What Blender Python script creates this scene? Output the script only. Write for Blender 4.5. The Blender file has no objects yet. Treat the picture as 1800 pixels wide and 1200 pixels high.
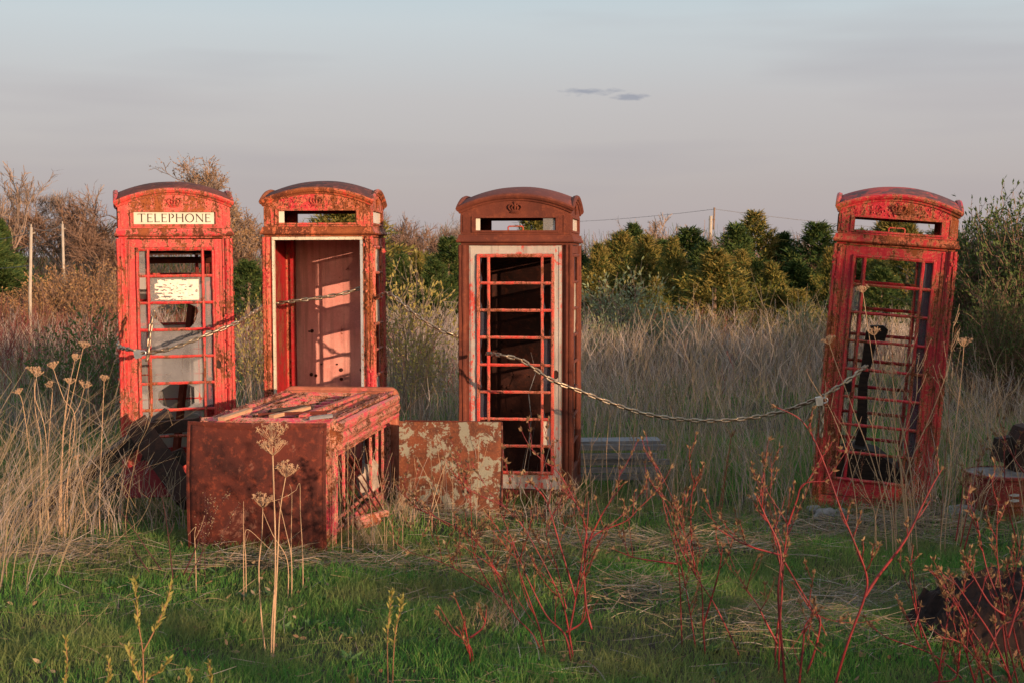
import bpy, math, random
import numpy as np
from mathutils import Vector, Matrix, Euler, noise as mnoise

random.seed(7)
RNG = np.random.default_rng(11)
D2R = math.radians
scene = bpy.context.scene
COL = scene.collection

# ------------------------------------------------------------------ camera
EYE = 1.95
PITCH = math.atan(150 / 2400)
FPX = 2400.0
cam_data = bpy.data.cameras.new("camera")
cam = bpy.data.objects.new("camera", cam_data)
COL.objects.link(cam)
cam.location = (0, 0, EYE)
cam.rotation_euler = (math.pi / 2 - PITCH, 0, 0)
cam_data.sensor_width = 36
cam_data.lens = 48
cam_data.clip_start = 0.1
cam_data.clip_end = 3000
cam_data.dof.use_dof = True
cam_data.dof.focus_distance = 10.8
cam_data.dof.aperture_fstop = 8.0
scene.camera = cam

# ------------------------------------------------------------------ sky + sun
SUN_AZ, SUN_EL = 40.0, 8.5           # degrees to the right of straight behind the camera, degrees up
world = bpy.data.worlds.new("World")
scene.world = world
world.use_nodes = True
wn, wl = world.node_tree.nodes, world.node_tree.links
wn.clear()
w_out = wn.new("ShaderNodeOutputWorld")
w_bg = wn.new("ShaderNodeBackground")
w_bg.inputs["Strength"].default_value = 0.13
sky = wn.new("ShaderNodeTexSky")
sky.sky_type = 'NISHITA'
sky.sun_disc = False
sky.sun_elevation = D2R(SUN_EL)
sky.sun_rotation = D2R(180 - SUN_AZ)
sky.altitude = 200
sky.air_density = 1.0
sky.dust_density = 3.0
sky.ozone_density = 1.0
tc = wn.new("ShaderNodeTexCoord")
sep = wn.new("ShaderNodeSeparateXYZ")
wl.new(tc.outputs["Generated"], sep.inputs[0])
ramp = wn.new("ShaderNodeValToRGB")          # thin dusk veil: mauve low, pale grey, then teal overhead
mr = wn.new("ShaderNodeMapRange")
mr.inputs["From Min"].default_value = -0.02
mr.inputs["From Max"].default_value = 0.42
wl.new(sep.outputs["Z"], mr.inputs["Value"])
els = ramp.color_ramp.elements
els[0].position = 0.0; els[0].color = (2.70, 2.32, 2.38, 1)
els[1].position = 1.0; els[1].color = (3.6, 4.3, 4.9, 1)
for p, c in ((0.15, (2.78, 2.46, 2.50, 1)), (0.30, (3.1, 2.92, 2.98, 1)), (0.42, (3.3, 3.55, 3.7, 1)), (0.52, (2.9, 3.6, 3.95, 1))):
    e = els.new(p); e.color = c
wl.new(mr.outputs[0], ramp.inputs[0])
mixs = wn.new("ShaderNodeMix"); mixs.data_type = 'RGBA'
facm = wn.new("ShaderNodeMapRange"); facm.inputs["From Min"].default_value = -0.9; facm.inputs["From Max"].default_value = 0.2
facm.inputs["To Min"].default_value = 0.35; facm.inputs["To Max"].default_value = 0.88
wl.new(sep.outputs["Y"], facm.inputs["Value"]); wl.new(facm.outputs[0], mixs.inputs["Factor"])
wl.new(sky.outputs[0], mixs.inputs[6]); wl.new(ramp.outputs[0], mixs.inputs[7])
# streaky thin cloud
mp = wn.new("ShaderNodeMapping"); mp.inputs["Scale"].default_value = (1.8, 1.8, 15); mp.inputs["Rotation"].default_value = (0, D2R(3), 0)
wl.new(tc.outputs["Generated"], mp.inputs[0])
nz = wn.new("ShaderNodeTexNoise"); nz.inputs["Scale"].default_value = 1.5; nz.inputs["Detail"].default_value = 3
wl.new(mp.outputs[0], nz.inputs["Vector"])
cr = wn.new("ShaderNodeMapRange"); cr.inputs["From Min"].default_value = 0.46; cr.inputs["From Max"].default_value = 0.72
cr.inputs["To Min"].default_value = 0.0; cr.inputs["To Max"].default_value = 0.42
wl.new(nz.outputs[0], cr.inputs["Value"])
mixc = wn.new("ShaderNodeMix"); mixc.data_type = 'RGBA'
mixc.inputs[7].default_value = (2.1, 1.95, 2.15, 1)
wl.new(cr.outputs[0], mixc.inputs["Factor"]); wl.new(mixs.outputs[2], mixc.inputs[6])
# the one small dark cloud, at a fixed bearing in the sky
def math_node(op, a=None, b=None, nodes=wn, links=wl):
    n = nodes.new("ShaderNodeMath"); n.operation = op
    for i, v in enumerate((a, b)):
        if v is None: continue
        if isinstance(v, (int, float)): n.inputs[i].default_value = v
        else: links.new(v, n.inputs[i])
    return n.outputs[0]
bear = math_node('DIVIDE', sep.outputs["X"], sep.outputs["Y"])
elev = math_node('DIVIDE', sep.outputs["Z"], sep.outputs["Y"])
mpc = wn.new("ShaderNodeMapping"); mpc.inputs["Scale"].default_value = (70, 70, 260)
wl.new(tc.outputs["Generated"], mpc.inputs[0])
nc = wn.new("ShaderNodeTexNoise"); nc.inputs["Scale"].default_value = 1.0; nc.inputs["Detail"].default_value = 5
wl.new(mpc.outputs[0], nc.inputs["Vector"])
wob = math_node('MULTIPLY', math_node('SUBTRACT', nc.outputs[0], 0.52), 4.5)
def blob(cx, cz, rx, rz, k=1.0):
    dx = math_node('DIVIDE', math_node('SUBTRACT', bear, cx), rx)
    dz = math_node('DIVIDE', math_node('SUBTRACT', elev, cz), rz)
    d = math_node('ADD', math_node('POWER', math_node('ABSOLUTE', dx), 2.0), math_node('POWER', math_node('ABSOLUTE', dz), 2.0))
    v = math_node('ADD', math_node('SUBTRACT', 1.0, d), wob)
    n = math_node('MULTIPLY', math_node('MAXIMUM', v, 0.0), k)
    return math_node('MINIMUM', math_node('MULTIPLY', n, 0.45), 0.5)
b1 = blob(0.0590, 0.1185, 0.026, 0.0034)
b2 = blob(0.0840, 0.1155, 0.016, 0.0030)
bb = math_node('MAXIMUM', b1, b2)
front = math_node('GREATER_THAN', sep.outputs["Y"], 0.0)
bb = math_node('MULTIPLY', bb, front)
mixd = wn.new("ShaderNodeMix"); mixd.data_type = 'RGBA'
mixd.inputs[7].default_value = (1.0, 1.2, 1.75, 1)
wl.new(bb, mixd.inputs["Factor"]); wl.new(mixc.outputs[2], mixd.inputs[6])
wl.new(mixd.outputs[2], w_bg.inputs["Color"])
wl.new(w_bg.outputs[0], w_out.inputs[0])

sun_dir = Vector((math.sin(D2R(SUN_AZ)) * math.cos(D2R(SUN_EL)), -math.cos(D2R(SUN_AZ)) * math.cos(D2R(SUN_EL)), math.sin(D2R(SUN_EL))))
sd = bpy.data.lights.new("sun", 'SUN')
sd.energy = 5.0
sd.angle = D2R(0.6)
sd.color = (1.0, 0.65, 0.41)
sun = bpy.data.objects.new("sun", sd)
COL.objects.link(sun)
sun.rotation_euler = sun_dir.to_track_quat('Z', 'Y').to_euler()

scene.view_settings.view_transform = 'Standard'
scene.view_settings.look = 'None'
scene.view_settings.exposure = 0.48
scene.view_settings.gamma = 1.0
scene.cycles.max_bounces = 6
scene.cycles.transparent_max_bounces = 16

# ------------------------------------------------------------------ helpers
def P(px, py, d):
    """world point seen at photo pixel (1800x1200) at depth d metres in front of the camera"""
    u, v = (px - 900) / FPX, (600 - py) / FPX
    sp, cp = math.sin(PITCH), math.cos(PITCH)
    dx, dy, dz = u, cp + v * sp, -sp + v * cp
    t = d / dy
    return Vector((dx * t, d, EYE + dz * t))

def gz(x, y):
    """ground height"""
    z = 0.03 * np.sin(x * 1.3 + 0.7) * np.cos(y * 0.9) + 0.018 * np.sin(x * 3.1 + y * 2.3) + 0.012 * np.sin(x * 5.3 - y * 4.1 + 1)
    def bump(cx, cy, rx, ry, h):
        return h * np.exp(-((x - cx) / rx) ** 2 - ((y - cy) / ry) ** 2)
    z = z + bump(-1.5, 8.6, 1.0, 0.9, 0.08) + bump(1.1, 8.9, 0.9, 0.35, 0.07) + bump(1.4, 6.75, 0.6, 0.35, 0.06)
    z = z + 0.05 * np.sin(x * 0.35 + 2) * np.sin(y * 0.28)
    return z - 0.02

def gp(px, d):
    """ground point below pixel column px at depth d"""
    v = P(px, 800, d)
    return Vector((v.x, d, float(gz(v.x, d))))

class MB:
    def __init__(s): s.v = []; s.f = []; s.m = []
    def add(s, vs, fs, mi=0):
        o = len(s.v); s.v.extend([tuple(p) for p in vs]); s.f.extend([tuple(i + o for i in f) for f in fs]); s.m.extend([mi] * len(fs))
    def box(s, x0, x1, y0, y1, z0, z1, mi=0, M=None):
        vs = [Vector((x, y, z)) for z in (z0, z1) for y in (y0, y1) for x in (x0, x1)]
        if M is not None: vs = [M @ p for p in vs]
        s.add(vs, [(0, 2, 3, 1), (4, 5, 7, 6), (0, 1, 5, 4), (2, 6, 7, 3), (0, 4, 6, 2), (1, 3, 7, 5)], mi)
    def tube(s, pts, rad, n=6, mi=0, caps=True, closed=False):
        pts = [Vector(p) for p in pts]
        k = len(pts)
        if not isinstance(rad, (list, tuple)): rad = [rad] * k
        ref = None; rings = []
        for i, p in enumerate(pts):
            if closed: t = pts[(i + 1) % k] - pts[i - 1]
            else: t = pts[min(i + 1, k - 1)] - pts[max(i - 1, 0)]
            if t.length < 1e-9: t = Vector((0, 0, 1))
            t.normalize()
            if ref is None:
                ref = Vector((1, 0, 0)) if abs(t.x) < 0.8 else Vector((0, 1, 0))
            a = (ref - t * ref.dot(t))
            if a.length < 1e-6: a = t.orthogonal()
            a.normalize(); ref = a; b = t.cross(a)
            rings.append([p + (a * math.cos(2 * math.pi * j / n) + b * math.sin(2 * math.pi * j / n)) * rad[i] for j in range(n)])
        vs = [q for r in rings for q in r]
        fs = []
        for i in range(k if closed else k - 1):
            i2 = (i + 1) % k
            for j in range(n):
                j2 = (j + 1) % n
                fs.append((i * n + j, i * n + j2, i2 * n + j2, i2 * n + j))
        if caps and not closed:
            fs.append(tuple(reversed(range(n)))); fs.append(tuple((k - 1) * n + j for j in range(n)))
        s.add(vs, fs, mi)
    def lathe(s, prof, n=20, mi=0, c=(0, 0, 0)):
        vs = [(c[0] + r * math.cos(2 * math.pi * j / n), c[1] + r * math.sin(2 * math.pi * j / n), c[2] + z) for r, z in prof for j in range(n)]
        fs = [(i * n + j, i * n + (j + 1) % n, (i + 1) * n + (j + 1) % n, (i + 1) * n + j) for i in range(len(prof) - 1) for j in range(n)]
        s.add(vs, fs, mi)
    def prism(s, poly, h0, h1, axis='z', mi=0, M=None):
        """extrude 2D polygon"""
        def mk(a, b, h):
            p = {'z': Vector((a, b, h)), 'y': Vector((a, h, b)), 'x': Vector((h, a, b))}[axis]
            return M @ p if M is not None else p
        n = len(poly)
        vs = [mk(a, b, h0) for a, b in poly] + [mk(a, b, h1) for a, b in poly]
        fs = [tuple(range(n)), tuple(reversed(range(n, 2 * n)))] + [(i, i + n, (i + 1) % n + n, (i + 1) % n) for i in range(n)]
        s.add(vs, fs, mi)
    def build(s, name, mats, parent=None, smooth=False):
        me = bpy.data.meshes.new(name)
        me.from_pydata(s.v, [], s.f)
        for m in (mats if isinstance(mats, (list, tuple)) else [mats]): me.materials.append(m)
        if any(s.m): me.polygons.foreach_set("material_index", s.m)
        if smooth: me.polygons.foreach_set("use_smooth", [True] * len(me.polygons))
        me.validate(); me.update()
        o = bpy.data.objects.new(name, me); COL.objects.link(o)
        if parent is not None: o.parent = parent
        return o

def fix_normals(o):
    import bmesh
    bm = bmesh.new(); bm.from_mesh(o.data); bmesh.ops.recalc_face_normals(bm, faces=bm.faces); bm.to_mesh(o.data); bm.free()
    return o

class NB:
    """numpy ribbon builder: every blade is K points wide ribbons"""
    def __init__(s): s.V = []; s.Q = []; s.M = []; s.n = 0
    def ribbons(s, pts, wid, side, mi=0):
        # pts (N,K,3), wid (N,K), side (N,3) or (N,K,3)
        N, K, _ = pts.shape
        if side.ndim == 2: side = side[:, None, :]
        a = pts - side * wid[..., None] * .5
        b = pts + side * wid[..., None] * .5
        v = np.stack([a, b], 2).reshape(N, K * 2, 3)
        base = s.n + np.arange(N)[:, None, None] * (2 * K)
        k = np.arange(K - 1)[None, :, None] * 2
        q = base + k + np.array([0, 1, 3, 2])[None, None, :]
        s.V.append(v.reshape(-1, 3)); s.Q.append(q.reshape(-1, 4))
        m = mi if np.ndim(mi) else np.full(N, mi)
        s.M.append(np.repeat(m, K - 1)); s.n += N * K * 2
    def build(s, name, mats, parent=None):
        V = np.concatenate(s.V).astype(np.float32); Q = np.concatenate(s.Q).astype(np.int32); M = np.concatenate(s.M).astype(np.int32)
        me = bpy.data.meshes.new(name)
        me.vertices.add(len(V)); me.vertices.foreach_set("co", V.ravel())
        me.loops.add(Q.size); me.loops.foreach_set("vertex_index", Q.ravel())
        me.polygons.add(len(Q)); me.polygons.foreach_set("loop_start", np.arange(0, Q.size, 4, dtype=np.int32))
        me.polygons.foreach_set("loop_total", np.full(len(Q), 4, np.int32))
        for m in (mats if isinstance(mats, (list, tuple)) else [mats]): me.materials.append(m)
        me.polygons.foreach_set("material_index", M)
        me.update(calc_edges=True)
        o = bpy.data.objects.new(name, me); COL.objects.link(o)
        if parent is not None: o.parent = parent
        return o

def norm(a): return a / np.maximum(np.linalg.norm(a, axis=-1, keepdims=True), 1e-9)
def randdir(n, rng=RNG): return norm(rng.normal(size=(n, 3)))
def leaves(nb, pos, dirs, L, W, mi=0, rng=RNG, bend=0.15, K=3):
    """small pointed leaves"""
    n = len(pos)
    L = np.broadcast_to(L, (n,)); W = np.broadcast_to(W, (n,))
    side = norm(np.cross(dirs, randdir(n, rng)))
    up = np.cross(side, dirs)
    t = np.linspace(0, 1, K)
    pts = pos[:, None, :] + dirs[:, None, :] * (L[:, None] * t)[..., None] + up[:, None, :] * (bend * L[:, None] * t ** 2)[..., None]
    prof = {3: np.array([.35, 1, .1]), 4: np.array([.2, 1, .8, .05]), 2: np.array([1, .2])}[K]
    nb.ribbons(pts, W[:, None] * prof[None, :], side, mi)

def tag(o, label=None, cat=None, group=None, kind=None):
    if label: o["label"] = label
    if cat: o["category"] = cat
    if group: o["group"] = group
    if kind: o["kind"] = kind
    return o
def empty(name, loc=(0, 0, 0), rz=0.0):
    o = bpy.data.objects.new(name, None); COL.objects.link(o); o.location = loc; o.rotation_euler = (0, 0, rz); o.empty_display_size = .2
    return o
def copy_tree(o, parent=None):
    c = o.copy(); COL.objects.link(c)
    if parent is not None: c.parent = parent
    for ch in list(o.children): copy_tree(ch, c)
    return c

# ------------------------------------------------------------------ materials
def newmat(name):
    m = bpy.data.materials.new(name); m.use_nodes = True
    nt = m.node_tree; b = nt.nodes["Principled BSDF"]
    b.inputs["Specular IOR Level"].default_value = 0.3
    return m, nt, b
def N(nt, typ, **kw):
    n = nt.nodes.new(typ)
    for k, v in kw.items(): setattr(n, k, v)
    return n
def noise(nt, vec, scale, detail=6, rough=.6, dist=0.0):
    n = N(nt, "ShaderNodeTexNoise"); n.inputs["Scale"].default_value = scale; n.inputs["Detail"].default_value = detail
    n.inputs["Roughness"].default_value = rough; n.inputs["Distortion"].default_value = dist
    nt.links.new(vec, n.inputs["Vector"]); return n.outputs[0]
def step(nt, val, lo, hi):
    n = N(nt, "ShaderNodeMapRange"); n.inputs["From Min"].default_value = lo; n.inputs["From Max"].default_value = hi
    nt.links.new(val, n.inputs["Value"]); return n.outputs[0]
def mix(nt, fac, a, b):
    n = N(nt, "ShaderNodeMix"); n.data_type = 'RGBA'
    for sock, v in ((n.inputs["Factor"], fac), (n.inputs[6], a), (n.inputs[7], b)):
        if isinstance(v, (int, float)): sock.default_value = v
        elif isinstance(v, tuple): sock.default_value = (*v, 1) if len(v) == 3 else v
        else: nt.links.new(v, sock)
    return n.outputs[2]
def mth(nt, op, a, b=None):
    return math_node(op, a, b, nt.nodes, nt.links)
def objvec(nt, seed=0.0, sc=(1, 1, 1)):
    t = N(nt, "ShaderNodeTexCoord"); m = N(nt, "ShaderNodeMapping")
    m.inputs["Location"].default_value = (seed * 3.1, seed * 1.7, seed * 2.3); m.inputs["Scale"].default_value = sc
    nt.links.new(t.outputs["Object"], m.inputs[0]); return m.outputs[0]
def bump(nt, b, h, strength=.5, dist=.004):
    n = N(nt, "ShaderNodeBump"); n.inputs["Strength"].default_value = strength; n.inputs["Distance"].default_value = dist
    nt.links.new(h, n.inputs["Height"]); nt.links.new(n.outputs[0], b.inputs["Normal"])

RUST_D, RUST_M, RUST_L = (0.050, 0.014, 0.008), (0.135, 0.034, 0.014), (0.30, 0.085, 0.028)

def peel(name, c1, c2, rust=.5, pale=.05, palec=(.42, .20, .13), seed=0, speck=.62, rough=.5, sc=1.0):
    """old paint flaking off rusty iron. rust: threshold (0.40 much rust .. 0.65 little)"""
    m, nt, b = newmat(name)
    v = objvec(nt, seed); vs = objvec(nt, seed + 4, (1, 1, .35))
    n1 = noise(nt, vs, 9 * sc, 14, .78, .9)
    n2 = noise(nt, v, 38 * sc, 10, .75, .6)
    n3 = noise(nt, v, 2.5 * sc, 4, .6)
    n4 = noise(nt, v, 120, 3, .7)
    base = mth(nt, 'ADD', mth(nt, 'MULTIPLY', n1, .58), mth(nt, 'MULTIPLY', n2, .42))
    # corners and arrises lose their paint first, and rust runs down in streaks
    bv = N(nt, "ShaderNodeBevel"); bv.samples = 3; bv.inputs["Radius"].default_value = .013
    ge = N(nt, "ShaderNodeNewGeometry"); dt = N(nt, "ShaderNodeVectorMath", operation='DOT_PRODUCT')
    nt.links.new(bv.outputs[0], dt.inputs[0]); nt.links.new(ge.outputs["Normal"], dt.inputs[1])
    edge = mth(nt, 'MULTIPLY', step(nt, mth(nt, 'SUBTRACT', 1.0, dt.outputs["Value"]), .02, .30), .055)
    streak = noise(nt, objvec(nt, seed + 8, (1, 1, .06)), 24, 5, .6)
    base = mth(nt, 'ADD', mth(nt, 'ADD', base, edge), mth(nt, 'MULTIPLY', mth(nt, 'SUBTRACT', streak, .5), .16))
    base = mth(nt, 'ADD', base, mth(nt, 'MULTIPLY', mth(nt, 'SUBTRACT', n3, .52), .30))
    mr_ = step(nt, base, rust, rust + .018)
    mp_ = step(nt, base, rust - pale, rust - pale + .012)
    paint = mix(nt, step(nt, n3, .38, .62), c1, c2)
    paint = mix(nt, mth(nt, 'MULTIPLY', step(nt, n2, .45, .7), .45), paint, tuple(min(1, x * 1.5 + .05) for x in c2))
    paint = mix(nt, mth(nt, 'MULTIPLY', step(nt, streak, .48, .66), .55), paint, tuple(x * .45 for x in c1))
    rustc = mix(nt, step(nt, n2, .35, .65), RUST_D, RUST_M)
    rustc = mix(nt, mth(nt, 'MULTIPLY', step(nt, n3, .5, .66), .8), rustc, RUST_L)
    col = mix(nt, mp_, paint, palec)
    col = mix(nt, mr_, col, rustc)
    col = mix(nt, step(nt, n4, speck, speck + .03), col, RUST_D)
    nt.links.new(col, b.inputs["Base Color"])
    r = N(nt, "ShaderNodeMapRange"); r.inputs["To Min"].default_value = rough; r.inputs["To Max"].default_value = .92
    nt.links.new(mr_, r.inputs["Value"]); nt.links.new(r.outputs[0], b.inputs["Roughness"])
    h = mth(nt, 'SUBTRACT', mth(nt, 'MULTIPLY', n2, .35), mr_)
    h = mth(nt, 'ADD', h, mth(nt, 'MULTIPLY', n4, .25))
    bump(nt, b, h, .8, .006)
    return m

def rusty(name, cols, seed=0, sc=1.0, patch=None, patch_t=.6, rough=.85):
    m, nt, b = newmat(name)
    v = objvec(nt, seed)
    n1 = noise(nt, v, 3.2 * sc, 10, .68, .6); n2 = noise(nt, v, 18 * sc, 8, .7); n3 = noise(nt, v, 90, 3, .7)
    c = mix(nt, step(nt, n1, .36, .60), cols[0], cols[1])
    c = mix(nt, mth(nt, 'MULTIPLY', step(nt, n2, .52, .68), .75), c, cols[2])
    if patch:
        k = mth(nt, 'ADD', mth(nt, 'MULTIPLY', noise(nt, objvec(nt, seed + 9), 2.6 * sc, 10, .66, .5), .75), mth(nt, 'MULTIPLY', n2, .25))
        c = mix(nt, step(nt, k, patch_t, patch_t + .02), c, patch)
    c = mix(nt, mth(nt, 'MULTIPLY', step(nt, n3, .55, .75), .5), c, cols[0])
    nt.links.new(c, b.inputs["Base Color"]); b.inputs["Roughness"].default_value = rough
    bump(nt, b, mth(nt, 'ADD', n2, mth(nt, 'MULTIPLY', n3, .5)), .6, .004)
    return m

def plain(name, c1, c2=None, rough=.7, sc=8, seed=0, stretch=(1, 1, 1), metal=0, bmp=.3, detail=6):
    m, nt, b = newmat(name)
    v = objvec(nt, seed, stretch); n1 = noise(nt, v, sc, detail, .65)
    c2 = c2 or tuple(x * .6 for x in c1)
    nt.links.new(mix(nt, step(nt, n1, .35, .65), c1, c2), b.inputs["Base Color"])
    b.inputs["Roughness"].default_value = rough; b.inputs["Metallic"].default_value = metal
    if bmp: bump(nt, b, n1, bmp, .004)
    return m

def foliage(name, cols, trans=.35, rough=.6, patch=2.0, tint=None):
    """colour differs per leaf/blade (random per island) and in soft clumps"""
    m, nt, b = newmat(name)
    g = N(nt, "ShaderNodeNewGeometry")
    n1 = noise(nt, objvec(nt, 1.3), patch, 4, .6)
    r = N(nt, "ShaderNodeValToRGB"); nt.links.new(g.outputs["Random Per Island"], r.inputs[0])
    e = r.color_ramp.elements
    e[0].color = (*cols[0], 1); e[1].color = (*cols[-1], 1)
    for i, c in enumerate(cols[1:-1]):
        q = e.new((i + 1) / (len(cols) - 1)); q.color = (*c, 1)
    col = r.outputs[0]
    if tint: col = mix(nt, step(nt, n1, .42, .6), col, mix(nt, .75, col, tint))
    nt.links.new(col, b.inputs["Base Color"]); b.inputs["Roughness"].default_value = rough
    b.inputs["Specular IOR Level"].default_value = .2
    if trans:
        tr = N(nt, "ShaderNodeBsdfTranslucent"); nt.links.new(col, tr.inputs[0])
        ms = N(nt, "ShaderNodeMixShader"); ms.inputs[0].default_value = trans
        nt.links.new(b.outputs[0], ms.inputs[1]); nt.links.new(tr.outputs[0], ms.inputs[2])
        nt.links.new(ms.outputs[0], nt.nodes["Material Output"].inputs[0])
    return m

def dirty_glass(name, c=(.30, .30, .31), op=.55, seed=0, var=.35):
    m, nt, b = newmat(name)
    v = objvec(nt, seed)
    n = noise(nt, v, 5, 6, .7)
    b.inputs["Base Color"].default_value = (*c, 1); b.inputs["Roughness"].default_value = .22
    tr = N(nt, "ShaderNodeBsdfTransparent")
    ms = N(nt, "ShaderNodeMixShader")
    f = N(nt, "ShaderNodeMapRange"); f.inputs["From Min"].default_value = .3; f.inputs["From Max"].default_value = .7
    f.inputs["To Min"].default_value = max(0, op - var / 2); f.inputs["To Max"].default_value = min(1, op + var / 2)
    nt.links.new(n, f.inputs["Value"]); nt.links.new(f.outputs[0], ms.inputs[0])
    nt.links.new(tr.outputs[0], ms.inputs[1]); nt.links.new(b.outputs[0], ms.inputs[2])
    nt.links.new(ms.outputs[0], nt.nodes["Material Output"].inputs[0])
    return m

RED1 = peel("peeling_red_bright", (.44, .017, .026), (.51, .055, .042), rust=.535, pale=.02, palec=(.50, .20, .13), seed=1)
RED1R = peel("peeling_red_bright_rust_bands", (.47, .024, .034), (.54, .058, .052), rust=.492, pale=.02, palec=(.50, .20, .13), seed=41)
RED2R = peel("peeling_red_worn_rust_bands", (.48, .04, .03), (.52, .12, .05), rust=.485, pale=.05, palec=(.42, .12, .05), seed=42)
RED4R = peel("peeling_red_dark_rust_bands", (.42, .02, .02), (.46, .05, .03), rust=.495, pale=.04, palec=(.42, .13, .06), seed=43)
RED2 = peel("peeling_red_worn", (.42, .020, .036), (.53, .085, .055), rust=.52, pale=.035, palec=(.50, .17, .09), seed=2)
RED4 = peel("peeling_red_dark", (.37, .010, .026), (.46, .035, .036), rust=.525, pale=.022, palec=(.45, .19, .10), seed=3, sc=1.2)
RED5 = peel("peeling_red_pink", (.53, .045, .085), (.50, .10, .09), rust=.52, pale=.045, palec=(.52, .26, .17), seed=5, sc=1.3)
REDIN = peel("deep_red_interior_paint", (.36, .010, .014), (.22, .006, .010), rust=.545, pale=.01, seed=6)
BAR3 = peel("red_glazing_bar_worn", (.50, .04, .03), (.52, .12, .08), rust=.53, pale=.03, palec=(.5, .2, .14), seed=8, sc=2.2)
RUST3 = rusty("bare_rust_brown", ((.085, .022, .014), (.135, .034, .019), (.21, .055, .026)), seed=2, sc=.8)
ROOF1 = rusty("rust_roof_brown", ((.060, .018, .015), (.14, .036, .025), (.26, .075, .04)), seed=3)
ROOF2 = rusty("rust_roof_black_red", ((.035, .020, .022), (.10, .032, .028), (.30, .07, .045)), seed=4, patch=(.30, .045, .03), patch_t=.56)
ROOF4 = rusty("rust_roof_patchy", ((.05, .035, .045), (.13, .05, .05), (.38, .08, .06)), seed=7, patch=(.34, .05, .045), patch_t=.50)
ROOF5 = rusty("rust_roof_orange", ((.045, .012, .010), (.105, .021, .013), (.24, .050, .024)), seed=12, sc=1.1, patch=(.17, .07, .05), patch_t=.58)
SHEET = rusty("rusty_sheet_green_paint", ((.075, .028, .016), (.17, .050, .022), (.28, .10, .042)), seed=15, sc=3.2, patch=(.24, .23, .175), patch_t=.52, rough=.65)
WOODW = peel("white_primed_wood", (.40, .36, .32), (.34, .30, .28), rust=.64, pale=.10, palec=(.47, .07, .055), seed=4, speck=.7, sc=.9)
WHITEM = peel("white_primed_edge", (.62, .56, .44), (.52, .45, .34), rust=.60, pale=.015, palec=(.30, .12, .06), seed=11, speck=.6)
GREYM = peel("grey_primed_edge", (.34, .36, .38), (.28, .30, .33), rust=.58, pale=.015, palec=(.30, .12, .06), seed=13)
PINKB = peel("faded_pink_panel", (.60, .30, .26), (.52, .22, .19), rust=.62, pale=.008, palec=(.40, .13, .08), seed=10, speck=.66, rough=.35)
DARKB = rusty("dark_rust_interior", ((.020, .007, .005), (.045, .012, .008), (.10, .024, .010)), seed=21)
BROKEN = rusty("orange_rust_lip", ((.20, .06, .035), (.36, .12, .07), (.45, .17, .10)), seed=30, patch=(.46, .10, .08), patch_t=.6)
CHARRED = plain("charred_wood", (.018, .014, .013), (.045, .030, .022), .85, 14, stretch=(1, 6, 6))
DSTEEL = rusty("dark_brown_steel", ((.018, .010, .008), (.045, .020, .014), (.08, .03, .018)), seed=23)
CHAINM = plain("weathered_galvanised_chain", (.40, .35, .27), (.20, .13, .085), .42, 30, metal=.75)
LOCKM = plain("bright_padlock_metal", (.62, .64, .68), (.45, .47, .50), .3, 20, metal=.8)
GLASS = dirty_glass("dirty_grey_glass", (.22, .22, .235), .62, 1)
GLASSD = dirty_glass("dark_grey_glass", (.06, .06, .085), .70, 2)
GLASSB = dirty_glass("grimy_back_glass", (.36, .36, .37), .82, 5)
FROST = dirty_glass("frosted_white_glass", (.68, .62, .52), .93, 3, .1)
SIGNW = plain('sign_panel_opal', (.54, .56, .48), (.44, .46, .38), .35, 5, bmp=0)
INK = plain('sign_lettering_brown', (.03, .012, .012), (.06, .02, .018), .6, 60, bmp=0)
GREYWOOD = plain("weathered_grey_plank", (.22, .22, .235), (.12, .12, .13), .85, 9, stretch=(.7, 8, 8))
PALEWOOD = plain("splintered_pale_wood", (.50, .30, .18), (.36, .20, .12), .8, 16, stretch=(1, 8, 8))
TWOOD = plain("tree_bark_greybrown", (.24, .16, .115), (.14, .09, .065), .9, 12)
TPALE = plain("tree_bark_pale", (.34, .23, .17), (.20, .135, .10), .9, 12)
POLEW = plain("weathered_pole_wood", (.44, .38, .31), (.30, .25, .20), .85, 10, stretch=(4, 4, .6))
STONE = plain("field_stone", (.26, .25, .25), (.15, .14, .14), .9, 8)
# ------------------------------------------------------------------ telephone boxes
HB = 0.452
POSTP = [(.372, .372), (.372, .428), (.388, .428), (.391, .441), (.404, .4515), (.418, .4515), (.421, .443), (.427, .443), (.431, .452),
         (.446, .452), (.452, .446), (.452, .431), (.443, .427), (.443, .421), (.4515, .418), (.4515, .404), (.441, .391), (.428, .388), (.428, .372)]
ROWZ0, ROWP = 0.235, 0.2145
VB = 0.213
ARA, ARR = 0.452, 0.102
ARCR = (ARA ** 2 + ARR ** 2) / (2 * ARR)
def arch(x, a=ARA):
    return math.sqrt(max(ARCR ** 2 - min(abs(x), a) ** 2, 0)) - (ARCR - ARR)
def arch0(x): return max(0.0, arch(x))

def side_M(k): return Matrix.Rotation(k * math.pi / 2, 4, 'Z')

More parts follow.
